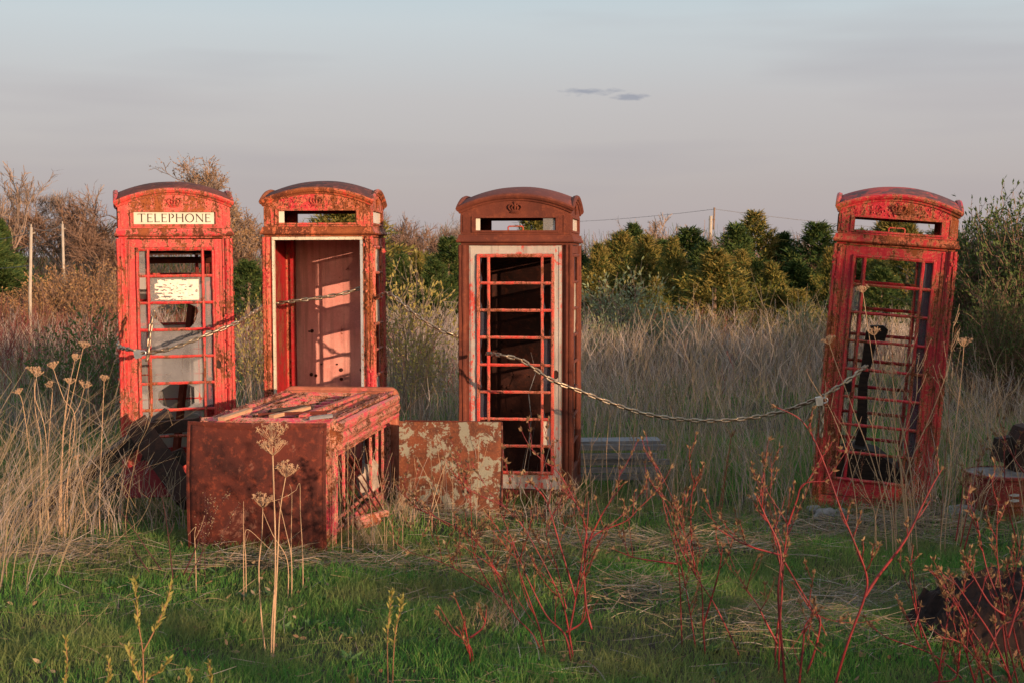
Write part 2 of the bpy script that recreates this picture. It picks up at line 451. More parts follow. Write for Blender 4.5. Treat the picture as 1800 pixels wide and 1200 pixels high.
def square_sweep(mb, prof, rc=0.0, nc=1, mi=0):
    """prof: closed loop of (half_size, z); rc: corner radius"""
    rings = []
    for h, z in prof:
        ring = []
        for k in range(4):
            for j in range(nc + 1) if rc else range(1):
                if rc:
                    a = (k * 90 + 90 * j / nc) * math.pi / 180
                    cx, cy = [(1, 1), (-1, 1), (-1, -1), (1, -1)][k]
                    ring.append((cx * (h - rc) + rc * math.cos(a), cy * (h - rc) + rc * math.sin(a), z))
                else:
                    cx, cy = [(1, 1), (-1, 1), (-1, -1), (1, -1)][k]
                    ring.append((cx * h, cy * h, z))
        rings.append(ring)
    n = len(rings[0]); m = len(rings)
    fs = [(i * n + j, i * n + (j + 1) % n, ((i + 1) % m) * n + (j + 1) % n, ((i + 1) % m) * n + j) for i in range(m) for j in range(n)]
    mb.add([p for r in rings for p in r], fs, mi)

def rough_tube(mb, a, b, r, n=6, seg=8, j=.0015, mi=0, flat=1.0):
    a, b = Vector(a), Vector(b)
    pts = [a.lerp(b, i / seg) + Vector([random.uniform(-j, j) for _ in range(3)]) for i in range(seg + 1)]
    pts[0] = a; pts[-1] = b
    mb.tube(pts, [r * random.uniform(.9, 1.12) for _ in pts], n, mi)

def flakes(mb, n, k, x0, x1, z0, z1, y=-.455, size=(.006, .02), mi=0):
    """curled paint chips standing off a face; k = which side"""
    M = side_M(k)
    for _ in range(n):
        x, z, s = random.uniform(x0, x1), random.uniform(z0, z1), random.uniform(*size)
        ang = random.uniform(0, 6.28); lift = random.uniform(.002, .008)
        pts = []
        for i in range(5):
            a = ang + i * 1.256; rr = s * random.uniform(.5, 1.0)
            pts.append(M @ Vector((x + rr * math.cos(a) * .6, y - (lift if i in (0, 1) else .0005), z + rr * math.sin(a))))
        mb.add(pts, [(0, 1, 2, 3, 4)], mi)

def crown_relief(mb, M, y=-.437, zc=2.325, s=1.0):
    def T(x, dy, z): return M @ Vector((x * s, y - dy * s, zc + z * s))
    # circlet
    mb.tube([T(x, .006 + .008 * (1 - (x / .034) ** 2), -.034) for x in (-.034, -.02, 0, .02, .034)], .006 * s, 6)
    mb.tube([T(x, .006 + .008 * (1 - (x / .034) ** 2), -.022) for x in (-.036, -.02, 0, .02, .036)], .0045 * s, 6)
    # arches
    for sx in (-1, 1):
        mb.tube([T(sx * .036, .006, -.020), T(sx * .052, .009, .002), T(sx * .046, .011, .020), T(sx * .026, .012, .026), T(sx * .006, .012, .014)], .006 * s, 6)
        mb.tube([T(sx * .014, .010, -.020), T(sx * .026, .014, .002), T(sx * .018, .014, .018)], .0045 * s, 5)
        for q in ((.051, .012), (.040, .026), (.024, .030)):
            mb.tube([T(sx * q[0], .013, q[1] - .003), T(sx * q[0], .013, q[1] + .003)], .005 * s, 6)
    mb.tube([T(0, .010, -.020), T(0, .015, .014)], .006 * s, 6)
    # orb and cross
    mb.tube([T(0, .012, .014), T(0, .013, .019), T(0, .013, .027), T(0, .012, .032)], [.004 * s, .0095 * s, .0095 * s, .004 * s], 8)
    mb.tube([T(0, .012, .030), T(0, .012, .052)], .0035 * s, 5)
    mb.tube([T(-.010, .012, .043), T(.010, .012, .043)], .0035 * s, 5)

def build_fascia(mb, k, hole=True, body=None):
    M = side_M(k)
    yo, yi = -.436, -.408
    x_lim = -yo
    xs = [-x_lim] + list(np.linspace(-.36, -.322, 2)) + list(np.linspace(-.30, .30, 13)) + list(np.linspace(.322, .36, 2)) + [x_lim]
    xs = sorted(set([round(float(a), 4) for a in xs] + [-.32, .32]))
    xs = [a for a in xs if not .3001 < abs(a) < .3199 ] 
    z0, za, zb, zt = 2.118, 2.150, 2.246, 2.302
    for a, b in zip(xs[:-1], xs[1:]):
        inh = (a >= -.3201 and b <= .3201) and hole
        def quad(x0, x1, lo0, lo1, hi0, hi1):
            vs = [(x0, yo, lo0), (x1, yo, lo1), (x1, yo, hi1), (x0, yo, hi0), (x0, yi, lo0), (x1, yi, lo1), (x1, yi, hi1), (x0, yi, hi0)]
            mb.add([M @ Vector(p) for p in vs], [(0, 1, 2, 3), (7, 6, 5, 4), (3, 2, 6, 7), (0, 4, 5, 1)])
        ta, tb = zt + arch0(a), zt + arch0(b)
        if inh:
            quad(a, b, z0, z0, za, za); quad(a, b, zb, zb, ta, tb)
        else:
            quad(a, b, z0, z0, ta, tb)
    if hole:
        for x in (-.32, .32):
            mb.box(x - .006, x + .006, yo + .001, yi, za, zb, M=M)
    # raised frame round the opening and side reveals
    for (xa, xb, zc, zd) in ((-.345, .345, 2.134, 2.149), (-.345, .345, 2.247, 2.260), (-.345, -.3215, 2.1495, 2.2465), (.3215, .345, 2.1495, 2.2465)):
        mb.box(xa, xb, yo - .009, yo + .004, zc, zd, M=M)
    for sx in (-1, 1):
        mb.box(sx * .398 - .017, sx * .398 + .017, yo - .005, yo + .003, 2.136, 2.268, M=M)

def build_arch_cornice(mb, k):
    M = side_M(k); n = 20
    prof = [(-.436, -.020), (-.446, -.020), (-.450, -.008), (-.462, .000), (-.470, .016), (-.466, .030), (-.452, .036), (-.430, .030)]   # (y, dz)
    rings = []
    for i in range(n + 1):
        x = -1 + 2 * i / n
        ring = []
        for y, dz in prof:
            xx = x * min(-y, .468)
            ring.append(M @ Vector((xx, y, 2.302 + arch0(x * ARA) * 1.0 + dz)))
        rings.append(ring)
    m = len(prof)
    fs = [(i * m + j, i * m + (j + 1) % m, (i + 1) * m + (j + 1) % m, (i + 1) * m + j) for i in range(n) for j in range(m)]
    fs += [tuple(range(m)), tuple(reversed([n * m + j for j in range(m)]))]
    mb.add([p for r in rings for p in r], fs)

def build_roof(name, mat, parent):
    mb = MB(); n = 24; h = .448
    vs = []; idx = {}
    for j in range(n + 1):
        for i in range(n + 1):
            x = -h + 2 * h * i / n; y = -h + 2 * h * j / n
            vs.append((x, y, 2.333 + arch0(x) + arch0(y) * .74 + mnoise.noise(Vector((x * 5, y * 5, 3))) * .003))
    q = [(j * (n + 1) + i, j * (n + 1) + i + 1, (j + 1) * (n + 1) + i + 1, (j + 1) * (n + 1) + i) for j in range(n) for i in range(n)]
    mb.add(vs, q)
    o = mb.build(name, mat, parent, smooth=True)
    sol = o.modifiers.new("thickness", 'SOLIDIFY'); sol.thickness = .012; sol.offset = -1
    return o

def glazing(parent, k, bar_mat, frame_mat, glass, y=-.432, halfw=.372, name='glazed_side', missing=(), bar_r=.0125, kick=True, stile=.085, bent=0.0):
    """a side of the box: frame + bars (+ panes). glass: dict (row, col) -> kind"""
    M = side_M(k)
    f = MB()
    xi = halfw - stile
    f.box(-halfw + .002, -xi, y, y + .034, .10, 2.03, M=M); f.box(xi, halfw - .002, y, y + .034, .10, 2.03, M=M)
    f.box(-xi, xi, y, y + .033, 1.968, 2.029, M=M)
    if kick: f.box(-xi, xi, y + .001, y + .033, .101, ROWZ0 - .012, M=M)
    for sx in (-1, 1):   # moulded edges of the stiles
        f.box(sx * (halfw - .018) - .008, sx * (halfw - .018) + .008, y - .006, y + .002, .11, 2.02, M=M)
    frame = f.build(name, frame_mat, parent)
    b = MB()
    for i in range(9):
        z = ROWZ0 + i * ROWP
        if ('h', i) in missing: continue
        rough_tube(b, (-xi - .004, y - .003, z), (xi + .004, y - .003, z), bar_r * (1.15 if i in (0, 8) else 1), 6, 10)
    for ci, x in enumerate((-xi + .004, -VB, VB, xi - .004)):
        if ('v', ci) in missing: continue
        rough_tube(b, (x, y - .004, ROWZ0), (x, y - .004, ROWZ0 + 8 * ROWP), bar_r, 6, 24)
    for v in range(len(b.v)):
        b.v[v] = tuple(M @ Vector(b.v[v]))
    b.build('glazing_bars', bar_mat, frame)
    # panes
    cols = [(-xi + .006, -VB - .005), (-VB + .005, VB - .005), (VB + .005, xi - .006)]
    g = MB(); any_g = False
    for (r, c), kind in glass.items():
        x0, x1 = cols[c]; z1 = ROWZ0 + (8 - r) * ROWP - .006; z0 = ROWZ0 + (7 - r) * ROWP + .006
        yy = y + .012; mi = {'g': 0, 'd': 1, 'f': 2, 'b': 0, 'x': 1, 'k': 3}[kind]
        any_g = True
        if kind in 'gdfk':
            g.add([M @ Vector(p) for p in ((x0, yy, z0), (x1, yy, z0), (x1, yy, z1), (x0, yy, z1))], [(0, 1, 2, 3)], mi)
        else:  # broken: jagged remains clinging to both sides
            for sx in (0, 1):
                n = 7; zz = np.linspace(z0, z1, n); w = (x1 - x0)
                inner = []
                for t in zz:
                    e = abs((t - z0) / (z1 - z0) - .5) * 2
                    inner.append(w * (.06 + .20 * e ** 2 + random.uniform(-.05, .12)))
                for a in range(n - 1):
                    if sx == 0: q = [(x0, zz[a]), (x0 + inner[a], zz[a]), (x0 + inner[a + 1], zz[a + 1]), (x0, zz[a + 1])]
                    else: q = [(x1 - inner[a], zz[a]), (x1, zz[a]), (x1, zz[a + 1]), (x1 - inner[a + 1], zz[a + 1])]
                    g.add([M @ Vector((px, yy, pz)) for px, pz in q], [(0, 1, 2, 3)], mi)
    if any_g: g.build('glass', [GLASS, GLASSD, FROST, GLASSB], frame)
    return frame

def phone_box(M, body, roofm, label, sides, posts_extra=0, base=True, group='telephone boxes', plinth_mat=None, roof=True, flake=120, skip_posts=(), cornice=None, band=None, squash=1.0, name='telephone_box'):
    root = empty(name)
    root.matrix_world = M
    tag(root, label, 'telephone box', group)
    # plinth
    b = MB()
    square_sweep(b, [(.30, .0), (.455, .0), (.462, .012), (.462, .058), (.452, .070), (.452, .10), (.30, .10)])
    fix_normals(b.build('plinth', plinth_mat or body, root))
    for i, (sx, sy) in enumerate(((-1, -1), (1, -1), (1, 1), (-1, 1))):
        if i in skip_posts: continue
        p = MB(); nz_ = 30
        zs = np.linspace(.10, 2.035, nz_)
        poly = [(a * sx, c * sy) for a, c in POSTP]
        m = len(poly); vs = []
        for z in zs:
            for a, c in poly:
                w = mnoise.noise(Vector((a * 30 + i * 7, c * 30, z * 9))) * .0028
                vs.append((a + w * sx, c + w * sy, z))
        fs = [(q * m + j, q * m + (j + 1) % m, (q + 1) * m + (j + 1) % m, (q + 1) * m + j) for q in range(nz_ - 1) for j in range(m)]
        fs += [tuple(range(m)), tuple((nz_ - 1) * m + j for j in range(m))]
        p.add(vs, fs)
        if flake:
            kf = 0 if sy < 0 else 2
            flakes(p, flake // 2, kf, *sorted(((sx if sy < 0 else -sx) * .385, (sx if sy < 0 else -sx) * .45)), .12, 2.02, size=(.005, .019))
            ks = 1 if sx > 0 else 3
            s2 = (sy if sx > 0 else -sy)
            flakes(p, flake // 2, ks, *sorted((s2 * .385, s2 * .45)), .12, 2.02, size=(.005, .019))
        fix_normals(p.build('corner_post', body, root))
    # frieze with its hood moulding
    fr = MB()
    square_sweep(fr, [(.385, 2.036), (.432, 2.036), (.434, 2.050), (.462, 2.056), (.468, 2.066), (.460, 2.080), (.452, 2.096), (.450, 2.116), (.385, 2.117)])
    fix_normals(fr.build('frieze', band or body, root))
    fa = MB()
    for k in range(4):
        build_fascia(fa, k); em = MB(); crown_relief(em, side_M(k), zc=2.325, s=1.0); fix_normals(em.build('crown_emblem', body, root))
    if flake: flakes(fa, flake, 0, -.42, .42, 2.27, 2.36, y=-.440, size=(.004, .012))
    fix_normals(fa.build('fascia', body, root))
    co = MB()
    for k in range(4): build_arch_cornice(co, k)
    fix_normals(co.build('roof_cornice', cornice or body, root))
    build_roof('roof', roofm, root)
    if squash != 1.0:
        for ch in root.children:
            for v in ch.data.vertices:
                if v.co.z > 2.30: v.co.z = 2.30 + (v.co.z - 2.30) * squash
    for s in sides: s(root)
    return root

def gl(k, glass, bar, frame, **kw): return lambda root: glazing(root, k, bar, frame, glass, **kw)

def back_panel(mat, k=2, bolts=True):
    def f(root):
        b = MB(); b.box(-.371, .371, -.43, -.415, .10, 2.034, M=side_M(k))
        p = b.build('back_panel', mat, root)
        if bolts:
            d = MB()
            # interior face of the back wall is at y = +.415 ; local x as seen from the front
            for x, z, r in ((-.20, 1.22, .016), (-.225, 1.218, .008), (.055, .88, .017), (.055, .80, .015), (.235, .88, .016), (.15, .58, .018),
                            (-.13, .635, .012), (-.05, .636, .012), (.035, .637, .012), (-.21, .84, .016), (-.17, .83, .014), (-.12, .93, .008), (.02, .93, .008),
                            (-.03, .60, .007)):
                d = MB(); d.tube([(x, .416, z), (x, .408, z), (x, .402, z)], [r, r, r * .6], 10); d.build('bolt_head', DARKB, p)
    return f

def door(wood, bars, glass, handle=True, name='door', keep=None):
    def f(root):
        y = -.425; M = Matrix.Identity(4)
        d = MB()
        d.box(-.368, -.305, y, y + .04, .105, 2.03); d.box(.305, .368, y, y + .04, .105, 2.03)
        d.box(-.305, .305, y + .001, y + .039, 1.965, 2.029); d.box(-.305, .305, y + .001, y + .039, .106, ROWZ0 - .012)
        for sx in (-1, 1): d.box(sx * .352 - .006, sx * .352 + .006, y - .005, y + .001, .12, 2.02)
        dr = d.build(name, wood, root)
        b = MB()
        for i in range(9):
            z = ROWZ0 + i * ROWP
            rough_tube(b, (-.302, y - .006, z), (.302, y - .006, z), .0125 * (1.2 if i in (0, 8) else 1), 6, 12)
        for x in (-.296, -VB, VB, .296): rough_tube(b, (x, y - .007, ROWZ0), (x, y - .007, ROWZ0 + 8 * ROWP), .0125 if abs(x) < .25 else .0145, 6, 30)
        b.build('glazing_bars', bars, dr)
        g = MB(); cols = [(-.284, -VB - .004), (-VB + .004, VB - .004), (VB + .004, .284)]; any_g = False
        for (r, c), kind in glass.items():
            x0, x1 = cols[c]; z1 = ROWZ0 + (8 - r) * ROWP - .006; z0 = ROWZ0 + (7 - r) * ROWP + .006; yy = y + .014
            mi = {'g': 0, 'd': 1, 'f': 2, 'b': 0, 'x': 1, 'k': 3}[kind]; any_g = True
            if kind in 'gdfk': g.add([(x0, yy, z0), (x1, yy, z0), (x1, yy, z1), (x0, yy, z1)], [(0, 1, 2, 3)], mi)
            else:
                for sx in (0, 1):
                    n = 7; zz = np.linspace(z0, z1, n); w = x1 - x0
                    inner = [w * (.05 + .22 * (abs((t - z0) / (z1 - z0) - .5) * 2) ** 2 + random.uniform(-.04, .11)) for t in zz]
                    for a in range(n - 1):
                        q = [(x0, zz[a]), (x0 + inner[a], zz[a]), (x0 + inner[a + 1], zz[a + 1]), (x0, zz[a + 1])] if sx == 0 else [(x1 - inner[a], zz[a]), (x1, zz[a]), (x1, zz[a + 1]), (x1 - inner[a + 1], zz[a + 1])]
                        g.add([(px, yy, pz) for px, pz in q], [(0, 1, 2, 3)], mi)
        if any_g: g.build('glass', [GLASS, GLASSD, FROST, GLASSB], dr)
        if handle:
            h = MB(); h.lathe([(.0, .0), (.022, 0), (.026, .004), (.022, .008), (.014, .004), (0, .003)], 14)
            for i, v in enumerate(h.v): h.v[i] = (v[0] * .8 + .325, y - .001 - v[2], v[1] * 1.35 + 1.02)
            h.build('handle_cup', DSTEEL, dr)
    return f

# lettering --------------------------------------------------------
def strokes(ch):
    """thick/thin roman capital strokes in a 1-high cell: (x0,y0,x1,y1,w)"""
    TK, TN = .18, .09
    sf = lambda x, y, w=.22: (x - w / 2, y, x + w / 2, y, .045)
    if ch == 'T': return .84, [(.42, 0, .42, 1, TK), (.02, .97, .82, .97, TN), (.03, .84, .03, 1, .05), (.81, .84, .81, 1, .05), sf(.42, .02, .3)]
    if ch == 'E': return .62, [(.1, 0, .1, 1, TK), (.06, .97, .56, .97, TN), (.1, .52, .46, .52, TN), (.06, .03, .58, .03, TN), (.56, .86, .56, 1, .045), (.58, 0, .58, .16, .045), (.46, .44, .46, .60, .04)]
    if ch == 'L': return .60, [(.1, 0, .1, 1, TK), (.06, .03, .56, .03, TN), (.56, 0, .56, .17, .045), sf(.1, .98)]
    if ch == 'P': return .62, [(.1, 0, .1, 1, TK), sf(.1, .02), sf(.08, .98, .2)] + arc(.28, .735, .25, .245, -90, 90, TN, TK)
    if ch == 'H': return .84, [(.1, 0, .1, 1, TK), (.74, 0, .74, 1, TK), (.1, .52, .74, .52, TN), sf(.1, .02), sf(.1, .98), sf(.74, .02), sf(.74, .98)]
    if ch == 'O': return .98, arc(.49, .5, .42, .5, -90, 270, TN, TK)
    if ch == 'N': return .86, [(.1, 0, .1, 1, TN), (.76, 0, .76, 1, TN), (.1, .96, .76, .04, TK), sf(.1, .02), sf(.08, .98, .18), sf(.76, .98)]
def arc(cx, cy, rx, ry, a0, a1, tn, tk):
    out = []; n = max(6, int(abs(a1 - a0) / 15))
    for i in range(n):
        a, b = D2R(a0 + (a1 - a0) * i / n), D2R(a0 + (a1 - a0) * (i + 1) / n)
        w = tn + (tk - tn) * abs(math.cos((a + b) / 2))
        out.append((cx + rx * math.cos(a), cy + ry * math.sin(a), cx + rx * math.cos(b), cy + ry * math.sin(b), w))
    return out
def lettering(text, x0, x1, z0, z1, y):
    mb = MB(); adv = sum(strokes(c)[0] for c in text) + .14 * (len(text) - 1)
    sx = (x1 - x0) / adv; sz = z1 - z0; x = 0; lay = 0
    for c in text:
        w, st = strokes(c)
        for (a, b, c2, d, t) in st:
            lay += 1
            p, q = Vector(((x + a) * sx + x0, b * sz + z0)), Vector(((x + c2) * sx + x0, d * sz + z0))
            t *= .055
            dirv = (q - p).normalized(); nn = Vector((-dirv.y, dirv.x)) * t / 2; p -= dirv * t * .15; q += dirv * t * .15
            yy = y - .0004 - (lay % 7) * .00006
            mb.add([(p.x - nn.x, yy, p.y - nn.y), (q.x - nn.x, yy, q.y - nn.y), (q.x + nn.x, yy, q.y + nn.y), (p.x + nn.x, yy, p.y + nn.y)], [(0, 1, 2, 3)])
        x += w + .14
    return mb
def sign(text, k=0):
    def f(root):
        b = MB(); b.box(-.3139, .3139, -.428, -.422, 2.1505, 2.2455, M=side_M(k))
        s = b.build('sign_panel', SIGNW, root)
        if text: lettering(text, -.285, .285, 2.166, 2.232, -.428).build('lettering', INK, s)
    return f
def sign_glass(k, x0, x1, mat):
    def f(root):
        b = MB(); b.box(x0, x1, -.424, -.420, 2.1505, 2.2455, M=side_M(k)); b.build('sign_panel', mat, root)
    return f
def bracket(root):
    b = MB(); b.tube([(-.06, -.40, 2.150), (-.06, -.40, 2.176), (-.052, -.40, 2.182), (.05, -.40, 2.182), (.058, -.40, 2.176), (.058, -.40, 2.150)], .006, 6)
    b.build('sign_bracket', RED2, root)

def box_matrix(pxc, d_front, yaw_deg, z, roll_deg=0, pitch_deg=0):
    """root matrix from the pixel column of the middle of the front face and its depth"""
    yaw = D2R(yaw_deg)
    f = P(pxc, 700, d_front)
    n = Vector((math.sin(yaw), -math.cos(yaw), 0))
    c = Vector((f.x, d_front, 0)) - n * HB
    return Matrix.Translation((c.x, c.y, z)) @ Matrix.Rotation(yaw, 4, 'Z') @ Matrix.Rotation(D2R(roll_deg), 4, 'Y') @ Matrix.Rotation(D2R(pitch_deg), 4, 'X')

# box 1: red, sign intact, door closed
allg = lambda kind, drop=(): {(r, c): kind for r in range(8) for c in range(3) if (r, c) not in drop}
g1 = {(0, 0): 'g', (1, 1): 'g', (1, 2): 'g', (2, 0): 'g', (2, 1): 'b', (2, 2): 'g', (3, 0): 'd', (3, 1): 'g', (3, 2): 'g', (4, 1): 'g', (4, 2): 'g',
      (5, 0): 'g', (5, 1): 'b', (6, 0): 'g', (6, 1): 'b', (5, 2): 'd'}
M1 = box_matrix(315, 10.96, 16, .053, -.4)
def extras1(root):
    b = MB()   # pale remains of a notice stuck on the second pane row
    nx, nz_ = 64, 38
    for i in range(nx):
        for j in range(nz_):
            x = -.165 + .345 * i / nx; z = ROWZ0 + 6 * ROWP + .020 + .165 * j / nz_
            v = mnoise.noise(Vector((x * 22, z * 75, 4))) + .5 * mnoise.noise(Vector((x * 60, z * 160, 1))) + (.35 * ((i / nx) - .35)) - .25 * (1 - j / nz_) * (i / nx < .4)
            if v > -.28: b.add([(x, -.4125, z), (x + .345 / nx, -.4125, z), (x + .345 / nx, -.4125, z + .165 / nz_), (x, -.4125, z + .165 / nz_)], [(0, 1, 2, 3)])
    b.build('torn_notice', plain('torn_notice_paper', (.80, .72, .62), (.60, .52, .44), .8, 50, bmp=0), root)
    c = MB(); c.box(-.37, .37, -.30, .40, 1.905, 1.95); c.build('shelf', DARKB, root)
    c = MB(); c.tube([(-.36, .2, 1.86), (.36, .2, 1.86)], .028, 8); c.build('roller', RUST3, root)
box1 = phone_box(M1, RED1, ROOF1, "bright red telephone box still wearing its lettered white sign above the closed door", [
    door(RED1, RED1, g1), sign('TELEPHONE'), sign_glass(1, -.31, .31, FROST),
    gl(1, allg('g', ((1, 1), (4, 1), (5, 1))), RED1, RED1), gl(2, {(1, 0): 'k', (1, 2): 'k', (3, 1): 'k', (3, 0): 'k', (4, 1): 'k', (4, 0): 'k', (5, 1): 'k', (5, 0): 'k', (6, 1): 'k', (6, 2): 'k', (7, 1): 'k', (4, 2): 'k', (5, 2): 'k'}, RED1, RED1, bar_r=.016),
    gl(3, allg('g', ((0, 1), (2, 1), (6, 1))), RED1, RED1), extras1], flake=200, band=RED1R)

# box 2: doorless, pink back panel
M2 = box_matrix(561, 11.15, -1.5, .07, -.2)
def extras2(root):
    b = MB()
    b.box(-.371, -.353, -.446, -.400, .10, 2.008); b.build('door_jamb', WHITEM, root)
    b = MB(); b.box(.350, .371, -.446, -.400, .10, 2.008); b.build('door_jamb', GREYM, root)
    b = MB(); b.box(-.371, .371, -.447, -.400, 2.010, 2.034); b.build('door_head', WHITEM, root)
    b = MB(); b.box(-.371, -.335, .34, .41, .10, 2.03); b.box(.335, .371, .34, .41, .10, 2.03); b.build('inner_frame', REDIN, root)
    b = MB(); b.box(-.37, .37, -.38, .40, 2.036, 2.046); b.build('ceiling_plate', DARKB, root)
box2 = phone_box(M2, RED2, ROOF2, "telephone box with its door gone, showing a faded pink back panel inside", [
    extras2, back_panel(PINKB), sign_glass(1, -.31, .31, FROST), sign_glass(3, -.31, .31, FROST), sign_glass(0, -.32, -.27, FROST),
    gl(1, {(0, 0): 'f', (0, 1): 'f', (0, 2): 'f', (1, 2): 'f', (2, 0): 'f', (2, 1): 'f', (2, 2): 'f', (3, 2): 'f', (4, 2): 'f', (5, 2): 'k', (5, 0): 'k', (5, 1): 'k', (6, 0): 'g', (6, 1): 'k', (6, 2): 'k', (7, 1): 'k', (7, 0): 'k'}, RED2, RED2),
    back_panel(REDIN, 3, False)], flake=320, band=RED2R, cornice=RED2R)
# box 3: bare rust, pale door
M3 = box_matrix(905, 10.75, -7.5, .0, 0)
g3 = {(0, 0): 'x', (1, 0): 'x', (2, 0): 'd', (3, 0): 'x', (4, 0): 'x', (5, 0): 'd', (1, 2): 'x', (2, 2): 'x', (3, 2): 'd', (4, 2): 'd', (5, 2): 'x', (6, 2): 'f'}
def extras3(root):
    b = MB()
    for x in (-.10, .02, .12): b.tube([(x, .30 + .02 * math.sin(i), 1.0 - i * .1 + .2) for i in range(9)], .002, 5)
    b = MB(); b.tube([(.05, .2, 1.15), (.09, .22, .98), (.03, .21, .80), (.055, .2, .6), (.035, .2, .4), (.05, .2, .28)], .003, 5); b.build('loose_cable', GREYM, root)
box3 = phone_box(M3, RUST3, rusty("roof_rust_even", ((.09, .028, .026), (.15, .042, .032), (.22, .06, .04)), seed=31, sc=.7), "bare rust brown telephone box with a pale door and red window bars", [
    door(WOODW, BAR3, g3), sign_glass(1, -.31, .31, FROST), sign_glass(0, .22, .3139, GLASS), sign_glass(0, -.3139, -.28, FROST), bracket, extras3,
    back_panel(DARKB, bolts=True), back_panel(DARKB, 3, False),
    gl(1, {(1, 0): 'f', (1, 1): 'f', (1, 2): 'f', (2, 0): 'f', (2, 1): 'f', (2, 2): 'f', (4, 1): 'b', (4, 0): 'f', (5, 0): 'f', (6, 1): 'b', (6, 0): 'f', (0, 1): 'd', (3, 1): 'd'}, RUST3, RUST3)], flake=0)
# box 4: leaning
M4 = box_matrix(1533, 10.4, -14, -.015, 4.3, .3)
g4 = {(1, 0): 'g', (0, 2): 'd', (1, 2): 'd', (2, 2): 'd', (3, 2): 'd', (4, 2): 'd', (5, 2): 'd', (6, 2): 'd', (3, 0): 'x', (2, 0): 'x'}
def extras4(root):
    b = MB(); b.prism([(-.19, .12), (-.09, .12), (-.07, .55), (-.10, .95), (-.055, 1.34), (-.15, 1.36), (-.17, .9), (-.15, .5)], .10, .17, 'y'); b.build('equipment_column', CHARRED, root)
    b = MB(); b.prism([(-.13, 1.30), (.0, 1.29), (.02, 1.38), (-.02, 1.41), (-.12, 1.40)], .06, .2, 'y'); b.build('equipment_case', CHARRED, root)
    b = MB(); b.box(-.28, -.20, .08, .19, .86, .94); b.build('coin_box', CHARRED, root)
    b = MB(); b.prism([(-.34, .10), (.26, .10), (.20, .30), (.02, .42), (-.20, .44), (-.34, .36)], -.1, .3, 'y'); b.build('collapsed_shelf', CHARRED, root)
box4 = phone_box(M4, RED4, ROOF4, "telephone box leaning over to the right, with see-through window bars", [
    door(RED4, RED4, g4, handle=False), bracket, extras4,
    gl(1, {(r, c): 'd' for r in range(8) for c in (0, 1, 2) if (r + c) % 4}, RED4, RED4), gl(2, {(0, 0): 'g', (1, 0): 'g', (3, 0): 'b'}, RED4, RED4, bar_r=.015),
    gl(3, {(r, 0): 'd' for r in range(8)}, RED4, RED4)], flake=320, band=RED4R)

# box 5: toppled, roof towards the viewer
zl = Vector((-.113, -.9936, 0)).normalized(); xl = Vector((0, 0, 1)); yl = zl.cross(xl)
fc = P(601, 700, 10.85)
M5 = Matrix(((xl.x, yl.x, zl.x, fc.x), (xl.y, yl.y, zl.y, 10.85), (xl.z, yl.z, zl.z, .435), (0, 0, 0, 1))) @ Matrix.Diagonal((1, .965, .985, 1))
def extras5(root):
    b = MB()
    square_sweep(b, [(.395, -.02), (.462, -.02), (.478, -.008), (.482, .02), (.478, .055), (.462, .066), (.395, .066)], rc=.07, nc=6)
    fix_normals(b.build('base_moulding', BROKEN, root))
    # rough heavy rail of the door head hanging along the upper edge
    b = MB()
    for (y, x, r) in ((-.480, .400, .036), (-.475, .335, .042), (-.485, .275, .024)):
        pts = [Vector((x + random.uniform(-.003, .003) + .010 * i / 14, y + random.uniform(-.003, .003), .12 + i * 1.93 / 14)) for i in range(15)]
        b.tube(pts, [r * random.uniform(.92, 1.08) for _ in pts], 8)
    b.build('corner_moulding', RED5, root)
box5 = phone_box(M5, RED5, ROOF5, "toppled telephone box lying on its side with the rusty roof turned to the viewer", [
    extras5, gl(1, {}, RED5, RED5, missing=(('h', 6), ('v', 1)), bar_r=.016), gl(2, {(6, 0): 'k', (6, 1): 'k'}, RED5, RED5), gl(3, {}, DARKB, DARKB),
    gl(0, {(7, 2): 'g'}, RED5, RED5, missing=(('h', 5), ('h', 6), ('h', 4)), kick=True, halfw=.372)], flake=320,
    plinth_mat=BROKEN, cornice=ROOF5, squash=.42)
# ------------------------------------------------------------------ loose things round the boxes
def plank(name, a, b, w, t, mat, label, cat, group=None, roll=0.0, parent=None):
    """a board from a to b (world), w wide, t thick, with slightly uneven edges"""
    a, b = Vector(a), Vector(b); d = b - a; L = d.length
    q = d.to_track_quat('X', 'Z'); n = 12
    mb = MB(); rings = []
    for i in range(n + 1):
        x = L * i / n; e = [random.uniform(-1, 1) * .03 * w for _ in range(4)]
        rings.append([(x + e[0] * (i in (0, n)) * 2, -w / 2 + e[0], -t / 2), (x + e[1] * (i in (0, n)) * 2, w / 2 + e[1], -t / 2), (x, w / 2 + e[1], t / 2), (x, -w / 2 + e[0], t / 2)])
    fs = [(i * 4 + j, i * 4 + (j + 1) % 4, (i + 1) * 4 + (j + 1) % 4, (i + 1) * 4 + j) for i in range(n) for j in range(4)] + [(0, 1, 2, 3), (n * 4 + 3, n * 4 + 2, n * 4 + 1, n * 4)]
    mb.add([p for r in rings for p in r], fs)
    o = fix_normals(mb.build(name, mat))
    o.location = a; o.rotation_mode = 'QUATERNION'; o.rotation_quaternion = q @ Euler((roll, 0, 0)).to_quaternion()
    if label: tag(o, label, cat, group)
    return o

def loc5(x, y, z): return M5 @ Vector((x, y, z))
